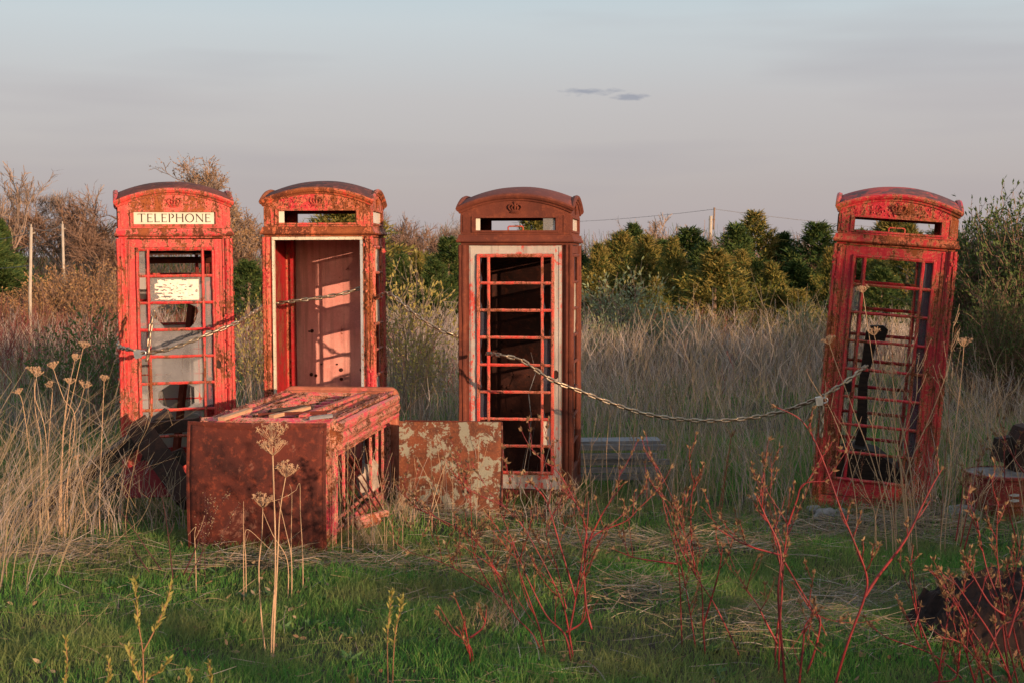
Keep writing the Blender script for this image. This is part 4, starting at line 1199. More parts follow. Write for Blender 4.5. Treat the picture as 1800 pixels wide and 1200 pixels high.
WILG = foliage('shrub_leaf_green', [(.045, .075, .022), (.075, .11, .03), (.12, .16, .05)], .25, .6, 1)
YELG = foliage('willow_leaves_gold', [(.30, .26, .07), (.38, .33, .10), (.22, .22, .06)], .35, .55, 1)

def place(o, px, d, sc=1.0, rz=None, label=None, group=None, zoff=0.0):
    p = gp(px, d) if d < 60 else Vector((P(px, 500, d).x, d, 0))
    o.location = (p.x, p.y, p.z + zoff); o.scale = (sc, sc, sc) if not isinstance(sc, tuple) else sc; o.rotation_euler = (0, 0, random.uniform(0, 6.28) if rz is None else rz)
    if label: o['label'] = label
    if group: o['group'] = group
    return o
def zat(py, d): return P(900, py, d).z

def cedar(name, seed, h, r, mat, mat2, label, cat='tree', n=900, topk=.0):
    rng = np.random.default_rng(seed); root = empty(name); mb = MB()
    mb.tube([(0, 0, 0), (0.02, 0, h * .4), (0, 0, h * .8)], [.05, .03, .004], 6); mb.build('trunk', TWOOD, root)
    nb = NB()
    # several ragged plumes make one crown
    npl = 7; pr_ = np.concatenate([[0], rng.uniform(.25, .75, npl - 1)]) * r; pa = rng.uniform(0, 6.283, npl); ph = np.concatenate([[1.0], rng.uniform(.35, .85, npl - 1) * (1 - .25 * pr_[1:] / r)]) * h
    pw = np.concatenate([[.80], rng.uniform(.30, .55, npl - 1)]) * r
    k = rng.choice(npl, n, p=(pw * ph) / (pw * ph).sum()); t = rng.random(n) ** .85
    a = rng.uniform(0, 6.283, n); prof = pw[k] * (1 - t) ** np.where(k == 0, .92, .9) * (.35 + .75 * rng.random(n) ** .5) * (.8 + .45 * np.sin(t * 23 + a * 2 + seed + k))
    cx, cy = np.cos(pa[k]) * pr_[k], np.sin(pa[k]) * pr_[k]
    pos = np.stack([cx + np.cos(a) * prof, cy + np.sin(a) * prof, ph[k] * (.02 + np.where(k == 0, .98, .95) * t)], -1)
    out = norm(np.stack([np.cos(a) * .8 + cx / r * .4, np.sin(a) * .8 + cy / r * .4, rng.uniform(.6, 1.9, n)], -1))
    for q in range(12):
        o_ = (rng.normal(size=(n, 3)) * np.array([.022, .022, .028]) + out * rng.uniform(0, .19, n)[:, None]) * (1.12 - .5 * t)[:, None]
        d = norm(out + rng.normal(size=(n, 3)) * .42)
        leaves(nb, pos + o_, d, rng.uniform(.04, .10, n), rng.uniform(.012, .026, n), (rng.random(n) < .25).astype(int), rng, K=2)
    # leading shoots
    m = 9; tt = rng.uniform(.55, 1, m); kk = rng.integers(0, npl, m); aa = pa[kk]; rr = pr_[kk]
    p0 = np.stack([np.cos(aa) * rr, np.sin(aa) * rr, ph[kk] * (.8 + .2 * tt)], -1); d = norm(np.stack([np.cos(aa) * .25, np.sin(aa) * .25, np.ones(m)], -1))
    for k in range(9):
        leaves(nb, p0 + d * (.02 * k), norm(d + rng.normal(size=(m, 3)) * .45), .05, .018, 0, rng, K=2)
    nb.build('crown', [mat, mat2], root)
    tag(root, label, cat, 'cedars in the belt behind the boxes'); return root

# cedar belt (px, depth, top py, width factor, dark?)
C = [
 (1052, 30, 432, .85, 0, "golden cedar just right of the rust brown box"), (1090, 32, 425, 1.0, 0, "cedar second from the rust brown box, golden at the tip"),
 (1135, 30, 445, .9, 0, "pointed golden cedar left of the chain's lowest sag"), (1110, 34, 432, 1.1, 1, "dark cedar behind the golden ones right of the brown box"),
 (1165, 33, 430, 1.0, 1, "dark green cedar between two pointed golden cedars"), (1208, 34, 422, 1.0, 1, "dark cedar just left of the utility pole"),
 (1180, 29, 452, .8, 0, "shorter golden cedar in front left of the utility pole"), (1236, 32, 428, .9, 1, "dark cedar directly in front of the utility pole"),
 (1255, 28, 455, 1.05, 0, "broad golden cedar below the utility pole"), (1290, 33, 422, 1.0, 1, "dark cedar right of the utility pole"),
 (1322, 34, 418, 1.0, 0, "tall golden topped cedar between utility pole and leaning box"), (1352, 28.5, 468, 1.1, 0, "broad low orange cedar in front of the belt, left of the leaning box"),
 (1372, 34, 430, 1.0, 1, "dark cedar behind the broad orange cedar"), (1432, 33, 425, 1.1, 1, "dark green cedar touching the leaning box's left side"),
 (1455, 31, 436, .9, 0, "golden cedar half hidden by the leaning box's left post"), (1510, 33, 420, 1.1, 0, "golden cedar seen through the top windows of the leaning box"),
 (1560, 35, 384, .8, 0, "tall narrow cedar whose tip shows in the leaning box's sign slot"), (1590, 31, 430, 1.1, 0, "cedar seen through the right windows of the leaning box"),
 (1545, 29, 470, 1.0, 1, "short dark cedar seen through the middle windows of the leaning box"), (1650, 33, 430, 1.2, 1, "dark cedar behind the leaning box's right post"),
 (940, 36, 375, .9, 0, "cedar whose tip shows in the rust brown box's sign slot"), (1010, 33, 440, 1.0, 1, "dark cedar mostly hidden by the rust brown box"),
 (735, 31, 462, 1.0, 0, "golden cedar in the gap right of the doorless box"), (765, 30, 485, 1.1, 1, "dark cedar in the gap left of the rust brown box"), (790, 33, 455, 1.0, 1, "dark cedar right beside the rust brown box's left post"),
 (706, 33, 455, 1.0, 1, "dark cedar beside the doorless box's right post"), (440, 30, 475, 1.3, 1, "dark round cedar in the gap between lettered and doorless box"), (600, 34, 372, 1.2, 0, "tall cedar seen in the doorless box's sign slot"),
 (-12, 33, 395, 1.0, 1, "dark cedar at the left edge behind the white posts"), (-25, 31, 420, 1.3, 1, "dark cedar cut by the left edge of the photo"), (640, 36, 372, 1.1, 0, "cedar at the right end of the doorless box's sign slot"),
 (8, 34, 430, .8, 1, "dark cedar just right of the taller one at the left edge"), (1400, 27.5, 512, .9, 0, "small golden cedar at the foot of the belt left of the leaning box"), (1150, 27.5, 500, .9, 0, "small golden cedar low in front of the belt right of the brown box"), (1300, 29, 470, .9, 0, "middling golden cedar right of and below the utility pole"),
]
protos = {}
for v in range(4):
    protos[('g', v)] = cedar('cedar', 40 + v, 2.3, .95, CEDG, CEDD, '', n=1700)
    protos[('d', v)] = cedar('cedar', 60 + v, 2.3, 1.0, CEDD, CEDD, '', n=1700)
used = set()
for i, (px, d, top, w, dark, lab) in enumerate(C):
    key = ('d' if dark else 'g', i % 4); pr = protos[key]
    o = pr if key not in used else copy_tree(pr); used.add(key)
    h = zat(top, d) * (1.06 if top > 390 else .92)
    w *= 1.5 * (.8 + .6 * ((i * 37) % 11) / 10); place(o, px, d, (w * h / 2.3, w * h / 2.3 * 1.1, h / 2.3 * (.92 + .22 * ((i * 23) % 7) / 6)), label=lab, group='cedars in the belt behind the boxes')

# bush prototypes
def bush(name, seed, h, r, nst, stem_mat, leaf_mat, leaf, nleaf, label, group, minw=.008, fill=.5):
    rng = np.random.default_rng(seed); root = empty(name); nb = NB()
    a = rng.uniform(0, 6.283, nst); k = rng.uniform(.05, 1, nst) ** .6 * r; hh = h * (1 - .35 * (k / r) ** 2) * rng.uniform(.7, 1.05, nst)
    base = np.stack([np.cos(a) * k * .2, np.sin(a) * k * .2, np.zeros(nst)], -1); tip = np.stack([np.cos(a) * k, np.sin(a) * k, hh], -1)
    t = np.linspace(0, 1, 6); mid = np.stack([np.cos(a) * k * .25, np.sin(a) * k * .25, hh * .35], -1)
    pts = base[:, None] * (1 - t)[None, :, None] + tip[:, None] * t[None, :, None] + (mid[:, None] * (t * (1 - t))[None, :, None]) + rng.normal(size=(nst, 6, 3)) * .02 * h
    nb.ribbons(pts, minw * 1.4 * np.array([1.6, 1.3, 1.1, .9, .7, .4])[None] * np.ones((nst, 1)), norm(np.cross(tip - base, rng.normal(size=(nst, 3)))), 0)
    nb.build('stems', stem_mat, root); nb = NB()
    tips = []
    for q in range(7):
        i0 = rng.integers(2, 6, nst); p0 = pts[np.arange(nst), i0]; d = norm(norm(tip) + rng.normal(size=(nst, 3)) * .55); L = rng.uniform(.10, .28, nst) * h
        tt = np.linspace(0, 1, 4); pp = p0[:, None] + d[:, None] * (L[:, None] * tt)[..., None] + rng.normal(size=(nst, 4, 3)) * .006 * h
        nb.ribbons(pp, minw * np.array([1, .85, .7, .4])[None] * np.ones((nst, 1)), norm(np.cross(d, rng.normal(size=(nst, 3)))), 0)
        for s in range(nleaf):
            f = rng.uniform(.2, 1.05, nst); pb = p0 + d * (L * f)[:, None]
            leaves(nb, pb, norm(d + rng.normal(size=(nst, 3)) * .6), rng.uniform(.6, 1.2, nst) * leaf, leaf * .42, 1, rng)
    nb.build('foliage', [stem_mat, leaf_mat], root); tag(root, label, 'shrub', group); return root
tanb = bush('tan_shrub', 5, 1.3, 1.15, 300, TWIG, TANB, .045, 4, '', 'tan shrubs below the bare trees', .010)
first = True
for (px, d, top, w, lab) in ((40, 30, 528, 1.2, "tan twiggy shrub at the left edge"), (105, 28, 505, 1.3, "tan shrub between the two white posts"), (160, 29, 478, 1.1, "tallest tan shrub, left of the lettered box"), (190, 26.5, 530, 1.0, "low tan shrub touching the lettered box's left post"), (70, 27, 540, 1.2, "low tan shrub at the foot of the nearer white post"), (445, 30, 560, .9, "tan shrub low in the gap between lettered and doorless boxes"),
                            (750, 27, 585, 1.1, "orange tan shrub low in the gap right of the doorless box"), (790, 26, 592, .9, "low orange tan shrub by the rust brown box's left side"), (1240, 26.5, 570, .9, "tan shrub at the foot of the cedars below the utility pole"), (-20, 27, 520, 1.2, "tan shrub cut by the left edge")):
    o = tanb if first else copy_tree(tanb); first = False; k = zat(top, d) / 1.3
    place(o, px, d, (k * w, k * w, k), label=lab, group='tan shrubs below the bare trees')
sage = bush('sage_shrub', 8, 1.7, .95, 80, TWIGP, SAGE, .085, 4, '', 'grey green shrubs before the cedars', .010)
first = True
for (px, d, top, w, lab) in ((1100, 23.5, 492, .95, "tall grey green shrub before the cedars, right of the brown box"), (1155, 22.5, 545, .95, "grey green shrub with yellow leaves left of the sagging chain"), (1060, 22, 560, .7, "small grey green shrub touching the brown box's right side"), (1400, 22, 540, .45, "slim grey green sapling left of the leaning box"), (1215, 23, 560, .7, "low grey green shrub in the middle of the gap"), (1430, 23, 560, .4, "slim silvery sapling beside the leaning box's left post")):
    o = sage if first else copy_tree(sage); first = False; k = zat(top, d) / 1.7
    place(o, px, d, (k * w, k * w, k), label=lab, group='grey green shrubs before the cedars')
wil = bush('leafy_shrub', 12, 2.3, 1.0, 210, TWIG, WILG, .06, 7, '', 'tall leafy shrubs at the right edge', .010)
first = True
for (px, d, top, w, lab) in ((1775, 18, 378, .9, "tallest leafy green shrub at the right edge"), (1725, 19, 405, .9, "leafy green shrub just right of the leaning box"), (1835, 17.5, 392, 1.0, "leafy green shrub cut by the right edge"), (1700, 20.5, 470, .8, "lower leafy shrub behind the leaning box's right post"), (1760, 16.5, 520, .8, "low leafy shrub in front of the tall one at the right edge")):
    o = wil if first else copy_tree(wil); first = False; k = zat(top, d) / 2.3
    place(o, px, d, (k * w, k * w, k), label=lab, group='tall leafy shrubs at the right edge')
lw = bush('green_willow', 14, 1.3, .5, 34, TWIG, foliage('young_green_leaves', [(.06, .13, .03), (.09, .17, .045), (.05, .10, .03)], .3, .6, 1), .05, 5, '', 'young green shoots', .007)
first = True
for (px, d, top, w, lab) in ((150, 15, 560, 1.0, "young green leafed shoots left of the lettered box"), (95, 15.5, 590, .9, "young green leafed shoots farther left in the weeds"), (185, 14.5, 575, .7, "green leafed shoots touching the lettered box's left post"), (1185, 16.5, 665, .5, "small bright green sapling behind the sagging chain")):
    o = lw if first else copy_tree(lw); first = False; k = zat(top, d) / 1.3
    place(o, px, d, (k * w, k * w, k), label=lab, group='young green shoots')
gb = bush('budding_shrub', 17, 1.7, .65, 46, TWIGP, GOLDB, .06, 4, '', 'gold budded shrubs by the doorless box', .008)
first = True
for (px, d, top, w, lab) in ((720, 17, 480, .9, "gold budded shrub behind the chain beside the doorless box"), (745, 15.5, 590, .8, "low gold budded shrub above the rusty steel sheet"), (452, 17, 535, .6, "gold budded shrub between lettered and doorless boxes")):
    o = gb if first else copy_tree(gb); first = False; k = zat(top, d) / 1.7
    place(o, px, d, (k * w, k * w, k), label=lab, group='gold budded shrubs by the doorless box')

# bare trees
ba = bare_tree('bare_tree', 31, 5.5, .72, 5, .15, (TPALE, TWIGP), '', upright=.75, minw=.014, nfork=(3, 4), fork0=.30)
bb_ = bare_tree('bare_tree', 9, 4.0, 1.0, 4, .07, (TWOOD, TWIG), '', upright=.4, minw=.020, nfork=(3, 5), multi=2)
bc = bare_tree('bare_tree', 15, 4.0, .7, 4, .06, (TPALE, TWIGP), '', upright=.8, minw=.026, multi=2, fork0=.35, nfork=(2, 3))
bl = bare_tree('budding_tree', 21, 5.5, .85, 5, .08, (TPALE, TWIGP), '', bud=(TANB, 3, .055), upright=.7, minw=.020, nfork=(3, 4))
kinds = {'a': [ba, 5.5], 'b': [bb_, 4.0], 'c': [bc, 4.0], 'l': [bl, 5.5]}; useda = set()
for (kd, px, d, top, w, lab) in (
    ('a', 128, 55, 300, 1.5, "broad bare tree between and above the two white posts"), ('c', 8, 50, 285, .9, "thin bare tree at the left edge with a forked tip"), ('b', 150, 52, 330, 1.3, "bare bushy tree right of the second white post"), ('c', 192, 54, 325, .8, "slim dead tree directly left of the lettered box"),
    ('b', 30, 54, 352, 1.3, "bushy bare tree behind the thin one at the left edge"), ('l', 388, 48, 272, 1.35, "tall budding tree rising behind the lettered box"), ('b', 440, 50, 350, 1.1, "bare tree in the gap between lettered and doorless boxes"), ('b', 205, 50, 380, 1.2, "low bare tree behind the lettered box's left post"),
    ('b', 735, 50, 362, 1.0, "bare tree in the gap between doorless and brown boxes"), ('a', 775, 54, 372, .9, "paler bare tree left of the rust brown box"), ('b', 700, 52, 390, 1.0, "low bare tree beside the doorless box's right side"),
    ('a', 1075, 45, 385, .9, "bare tree with drooping limbs right of the brown box"), ('b', 1115, 43, 392, .9, "twiggy bare crown above the cedars right of the brown box"), ('c', 1150, 40, 372, 1.0, "thin dead tree standing highest above the cedars"), ('c', 1180, 41, 378, 1.1, "forked dead tree left of the utility pole"),
    ('c', 1205, 41, 395, 1.0, "short dead tree nearest the utility pole on its left"), ('b', 1300, 42, 393, .7, "small bare crown right of the utility pole"), ('c', 1345, 42, 412, .9, "thin bare tips between utility pole and leaning box"), ('b', 1700, 45, 395, .9, "bare crown behind the leaning box's right shoulder"), ('b', 1430, 44, 402, .7, "bare crown just left of the leaning box's roof"), ('b', 1790, 45, 410, 1.0, "bare crown behind the leafy shrub at the right edge"),
    ('b', 590, 52, 375, 1.2, "bare tree seen through the doorless box's sign slot"), ('b', 880, 50, 385, 1.2, "bare tree seen through the rust brown box's sign slot"), ('a', 620, 55, 388, 1.2, "bare tree at the right of the doorless box's sign slot")):
    pr, hh = kinds[kd]; o = pr if kd not in useda else copy_tree(pr); useda.add(kd); k = zat(top, d) / hh
    place(o, px, d, (k * w, k * w, k), label=lab, group='bare trees beyond the cedars'); o['category'] = 'tree'

def far_wood():
    nb = NB(); n = 26000
    x = fr(-34, 34, n); y = fr(56, 70, n); top = 2.2 + .8 * vnoise(x, y * .2, .5, 4) + np.where((x < -9) & (x > -26), .9, 0) + np.where((x < -2) & (x > -8), .5, 0)
    z0 = fr(0, 1, n) * top * .8; h = fr(.5, 1.3, n); d = norm(np.stack([fr(-.7, .7, n), fr(-.5, .5, n), fr(.5, 1.4, n)], -1)); t = np.linspace(0, 1, 4)
    pts = np.stack([x, y, z0], -1)[:, None] + d[:, None] * (h[:, None] * t)[..., None] + fr(-.04, .04, (n, 4, 3))
    nb.ribbons(pts, fr(.015, .04, n)[:, None] * np.array([1, .9, .7, .4])[None], norm(np.cross(d, randdir(n))), RNG.choice([0, 0, 1], n))
    o = nb.build('distant_woodland', [TWIG, CEDD]); tag(o, "brown leafless woodland massed along the horizon", 'woodland', kind='stuff')
far_wood()

# posts, utility pole, wires

def litter_leaves():
    nb = NB(); n = 5200; x, y = field_pts(n, 5.4, 13); k = RNG.random(n) < .15 + .9 * vnoise(x, y, 1.6, 6) ** 2; x, y = x[k], y[k]; n = len(x)
    pos = np.stack([x, y, gz(x, y) + fr(.01, .05, n)], -1); d = norm(np.stack([fr(-1, 1, n), fr(-1, 1, n), fr(-.1, .6, n)], -1))
    leaves(nb, pos, d, fr(.02, .05, n), fr(.010, .022, n), RNG.choice([0, 1, 1], n), K=4)
    # low broad-leaved rosettes
    m = 260; cx, cy = field_pts(m, 5.6, 11); c = np.stack([cx, cy, gz(cx, cy) + .01], -1)
    for q in range(9):
        az = fr(0, 6.28, m); d = norm(np.stack([np.cos(az), np.sin(az), fr(.25, 1.1, m)], -1)); leaves(nb, c, d, fr(.04, .09, m), fr(.014, .026, m), 2, K=4, bend=-.2)
    o = nb.build('leaf_litter', [plain('brown_leaf_litter', (.20, .11, .06), (.10, .06, .04), .9, 20, bmp=0), foliage('pale_leaf_litter', [(.30, .22, .14), (.22, .15, .09), (.16, .10, .06)], .1, .9, 1), foliage('rosette_weeds', [(.05, .13, .04), (.09, .18, .06), (.07, .12, .07)], .3, .6, 1)])
    tag(o, "brown leaf litter and low broad leaved weeds in the grass", 'leaf litter', kind='stuff')
litter_leaves()
def post(px, d, top, r, label, cross=False, tilt=0.0):
    c = gp(px, d) if d < 60 else Vector((P(px, 500, d).x, d, 0)); h = zat(top, d) - c.z
    root = empty('fence_post' if not cross else 'utility_pole', c); tag(root, label, 'post' if not cross else 'utility pole', 'pale posts in the field' if not cross else None)
    m = MB(); m.tube([(0, 0, -.2), (.01, 0, h * .5), (tilt, 0, h)], [r, r * .95, r * .85], 10); m.build('pole', POLEW, root, smooth=True)
    m = MB()
    if cross:
        m.tube([(tilt + r * 1.5, 0, h - .9), (tilt + r * 1.8, 0, h + .55)], r * .45, 6); m.tube([(tilt - r, 0, h - .25), (tilt + r * 2.2, 0, h - .25)], r * .3, 6); m.build('insulator_bracket', TWOOD, root)
    else:
        m.tube([(tilt, 0, h - .12), (tilt + .07, 0, h - .10)], .015, 6); m.tube([(tilt, 0, h), (tilt, 0, h + .06)], .012, 6); m.build('insulator', POLEW, root)
    return Vector((c.x + tilt, c.y, c.z + h))
p1 = post(58, 25.5, 400, .032, "taller whitish wooden post at far left", tilt=.06)
p2 = post(118, 31, 394, .034, "second whitish wooden post, right of the tall one")
pu = post(1247, 90, 380, .13, "grey wooden utility pole standing above the cedars", True, .05)
def wire(a, b, sag, r, label):
    m = MB(); n = 24; m.tube([a.lerp(b, i / n) - Vector((0, 0, sag * 4 * (i / n) * (1 - i / n))) for i in range(n + 1)], r, 4)
    tag(m.build('overhead_wire', plain('wire_grey', (.16, .14, .13), None, .6, 5, bmp=0)), label, 'wire', 'overhead wires')
wt = pu + Vector((.25, 0, .45))
wire(wt, P(900, 392, 110), .25, .012, "thin overhead wire running left from the utility pole"); wire(wt, P(1800, 412, 100), .35, .012, "thin overhead wire running right from the utility pole")
wire(p1 - Vector((0, 0, .1)), P(-60, 425, 34), .05, .007, "upper thin wire running left from the taller whitish post"); wire(p1, p2, .10, .007, "thin wire slung between the two whitish posts"); wire(p1 - Vector((0, 0, .7)), P(-60, 470, 33), .05, .007, "lower thin wire running left from the taller whitish post")

# ------------------------------------------------------------------ near plants
def polytube(mb, pts, r0, r1, n=6, mi=0):
    k = len(pts); mb.tube(pts, [r0 + (r1 - r0) * i / (k - 1) for i in range(k)], n, mi)
def smooth(pts, n=6): return catmull(pts, n)
DOGW = plain('dogwood_bark_red', (.30, .030, .030), (.085, .014, .020), .48, 7, bmp=.1, detail=10)
BUD = foliage('dogwood_buds', [(.26, .16, .08), (.17, .09, .05), (.32, .22, .12)], .3, .7, 1)
DRY = plain('dry_stem_straw', (.50, .33, .20), (.38, .24, .15), .75, 20, bmp=.1)
DRYG = plain('dry_stem_grey', (.34, .25, .19), (.24, .17, .13), .8, 20, bmp=.1)
DARKST = plain('dark_red_stem', (.075, .02, .022), (.05, .015, .018), .6, 14, bmp=.1)

def dogwood(label, d, stems, seed, r0=.0048, stemmat=None, twig=.5, buds=True, group='red stemmed dogwoods', tl=1.0):
    rng = random.Random(seed); mb = MB(); bp, bd = [], []
    root = empty('red_dogwood', gp(stems[0][0][0], d)); inv = root.location.copy()
    def budat(p, dr):
        for _ in range(rng.randint(4, 7)): bp.append(tuple(p - inv)); bd.append((dr + Vector((rng.gauss(0, .5), rng.gauss(0, .5), rng.gauss(0, .4)))).normalized())
    def twigs(pts, r, lev):
        k = len(pts)
        cnt = max(1, int(len(pts) * .24 * twig * (1.4 if lev == 0 else .8)))
        for _ in range(cnt):
            i = rng.randint(int(k * (.30 if lev == 0 else .25)), k - 2); base = pts[i]; dr = (pts[min(i + 1, k - 1)] - pts[max(i - 1, 0)]).normalized()
            L = rng.uniform(.08, .28) * (.6 if lev else 1) * tl; a = Vector((rng.choice((-1, 1)) * rng.uniform(.5, 1), rng.uniform(-.8, .8), rng.uniform(-.1, .5)))
            q = [base]; dd = (dr + a * .9).normalized()
            for s in range(5): dd = (dd + Vector((rng.gauss(0, .08), rng.gauss(0, .08), .16))).normalized(); q.append(q[-1] + dd * L / 5)
            mb.tube([p - inv for p in q], [max(r * .45 * (1 - .6 * s / 5), .0012) for s in range(6)], 5)
            budat(q[-1], dd)
            if rng.random() < .8: budat(q[3], dd)
            if rng.random() < .5: budat(q[2], dd)
            if lev == 0 and L > .13: twigs(smooth(q, 3), r * .55, 1)
    for st in stems:
        off = rng.uniform(-.12, .12); dps = rng.uniform(-.10, .10)
        raw = [P(px, py, d + off + dps * i / len(st)) for i, (px, py) in enumerate(st)]
        if st[0][1] >= 1190:  # continue below the frame to the ground
            g = gp(st[0][0], d + off); raw = [Vector((raw[0].x, raw[0].y, g.z - .02))] + raw if raw[0].z > g.z else raw
        pts = smooth(raw, 7); r = r0 * rng.uniform(.8, 1.15)
        mb.tube([p - inv for p in pts], [max(r * (1 - .72 * i / len(pts)), .0013) for i in range(len(pts))], 7)
        twigs(pts, r, 0); budat(pts[-1], (pts[-1] - pts[-3]).normalized())
    mb.build('stems', stemmat or DOGW, root, smooth=True)
    if buds and bp:
        nb = NB(); leaves(nb, np.array(bp), np.array([tuple(v) for v in bd]), np.array([rng.uniform(.014, .032) for _ in bp]), .010, 0); nb.build('foliage', BUD, root)  # the small leaf shapes in this mesh are the dogwood's buds
    tag(root, label, 'shrub', group); return root

dogwood("widest red dogwood, spreading in front of the rust brown box", 6.3, [
    [(1008, 1200), (995, 1120), (960, 1080), (925, 1010), (905, 960), (880, 900)], [(1014, 1200), (1000, 1110), (985, 1050), (940, 960), (900, 900), (845, 870)],
    [(1000, 1115), (1012, 1050), (1030, 940), (1035, 880)], [(995, 1110), (1025, 1090), (1030, 1050)], [(1012, 1050), (985, 960), (960, 880), (935, 850)],
    [(968, 1190), (940, 1120), (905, 1080), (895, 1040), (870, 1000), (815, 960)], [(1040, 1105), (1030, 1060), (1028, 980), (1045, 940), (1100, 915), (1120, 895)], [(965, 1185), (950, 1110), (915, 1010), (900, 950)],
    [(1028, 980), (1030, 930), (1010, 880), (985, 835), (965, 815)], [(1035, 950), (1060, 900), (1095, 850)]], 1, tl=1.1)
dogwood("tall red dogwood with a long stem arching left, right of the widest one", 6.4, [
    [(1202, 1200), (1198, 1110), (1193, 1000), (1178, 930), (1165, 880), (1163, 840)], [(1244, 1200), (1236, 1100), (1234, 1040), (1225, 1000), (1200, 930), (1180, 870), (1150, 810)],
    [(1320, 1200), (1290, 1130), (1255, 1060), (1222, 1010), (1195, 960), (1172, 890), (1140, 840)], [(1230, 1200), (1220, 1120), (1205, 1030), (1190, 960)], [(1236, 1100), (1262, 1010), (1270, 960)],
    [(1222, 1010), (1215, 940), (1215, 880), (1222, 840)], [(1190, 990), (1120, 980), (1080, 965)]], 2)
dogwood("upright red dogwood to the left of the big forked stem", 6.2, [
    [(1368, 1200), (1372, 1080), (1378, 980), (1384, 930), (1378, 910), (1350, 865), (1335, 835)], [(1360, 1200), (1366, 1110), (1375, 1030), (1360, 940), (1338, 900)], [(1384, 925), (1400, 880), (1412, 850), (1450, 845)],
    [(1375, 975), (1320, 960), (1280, 940), (1258, 925)], [(1378, 985), (1410, 1040), (1440, 1090), (1450, 1110)], [(1366, 1130), (1345, 1090), (1330, 1060), (1310, 1035)]], 3)
dogwood("big forked dogwood stem crossing in front of the leaning box", 6.0, [
    [(1468, 1205), (1490, 1130), (1520, 1048), (1523, 1010), (1505, 960), (1480, 900), (1455, 830), (1430, 770), (1405, 735), (1365, 715)],
    [(1520, 1048), (1545, 1010), (1590, 950), (1620, 890), (1640, 850), (1655, 825)], [(1410, 1200), (1430, 1150), (1442, 1090), (1425, 1070), (1395, 1025)], [(1405, 1200), (1412, 1130), (1415, 1100), (1430, 1080)],
    [(1380, 1200), (1368, 1050), (1372, 970), (1345, 905), (1330, 870)]], 4, r0=.0068, twig=.35, tl=.6)
dogwood("slender red dogwood left of the dark mound", 6.1, [
    [(1660, 1200), (1635, 1140), (1612, 1080), (1600, 1020), (1605, 960)], [(1612, 1120), (1598, 1090), (1585, 1065)], [(1620, 1120), (1610, 1060), (1604, 1000)], [(1608, 1100), (1618, 1065)], [(1700, 1200), (1640, 1150), (1560, 1120), (1535, 1100)]], 5, twig=.3, tl=.6)
dogwood("dense red dogwood crowding the lower right corner", 5.9, [
    [(1745, 1205), (1735, 1150), (1690, 1080), (1660, 1030), (1632, 1000)], [(1730, 1205), (1710, 1130), (1680, 1060), (1650, 1010)], [(1775, 1205), (1765, 1120), (1757, 1060), (1735, 1000), (1720, 930), (1718, 915)],
    [(1790, 1205), (1770, 1120), (1760, 1040), (1752, 960), (1755, 880)], [(1755, 1205), (1725, 1170), (1690, 1130), (1655, 1120)], [(1772, 1120), (1790, 1060), (1800, 1020)], [(1800, 1180), (1780, 1100), (1770, 1050), (1785, 1000), (1795, 940)],
    [(1715, 1205), (1700, 1150), (1700, 1090), (1672, 1040)], [(1650, 1205), (1655, 1150), (1668, 1080), (1680, 1050)], [(1766, 1080), (1740, 1060), (1710, 1010), (1698, 985)], [(1780, 1205), (1745, 1120), (1705, 1060), (1670, 1010)],
    [(1735, 1150), (1760, 1100), (1790, 1090)], [(1640, 1200), (1680, 1190), (1690, 1130), (1720, 1060), (1733, 1010)], [(1810, 1200), (1800, 1100), (1780, 1030), (1768, 990)]], 6, r0=.0052, twig=.65, tl=.6)
dogwood("low red dogwood in the middle foreground with two raised arms", 6.2, [
    [(828, 1205), (826, 1150), (815, 1090), (800, 1050)], [(834, 1205), (828, 1140), (800, 1110), (775, 1070)], [(826, 1120), (850, 1100), (855, 1070)]], 7, twig=.35, tl=.6)
dogwood("red dogwood reaching left over the grass before the steel sheet", 7.2, [
    [(900, 1080), (880, 1050), (820, 1010), (770, 985), (720, 970)], [(895, 1085), (865, 1035), (840, 990), (830, 955), (828, 880), (826, 850)], [(895, 1080), (870, 1000), (830, 945), (760, 905), (735, 895)], [(1000, 1090), (980, 1000), (960, 930), (990, 880)]], 8, twig=.9, tl=1.1)
dogwood("thin red stems standing right of the leaning box near the drum", 8.6, [
    [(1688, 960), (1700, 900), (1712, 850), (1722, 800)], [(1695, 965), (1715, 890), (1730, 840)], [(1680, 950), (1690, 880), (1694, 830)], [(1790, 960), (1770, 880), (1765, 800), (1768, 760)], [(1800, 830), (1780, 800), (1765, 765)]], 9, twig=.6, tl=.7)
dogwood("dark bare stems fanning out of the grass left of the foreground", 7.6, [
    [(304, 1016), (298, 960), (290, 900), (284, 870)], [(283, 1000), (255, 960), (225, 915), (205, 890)], [(262, 1004), (238, 970), (215, 930)], [(330, 1020), (350, 980), (372, 945)], [(322, 1010), (345, 960), (360, 910), (366, 890)]], 10, r0=.004, stemmat=DARKST, twig=.25, buds=False, tl=.5, group='dark bare stems')

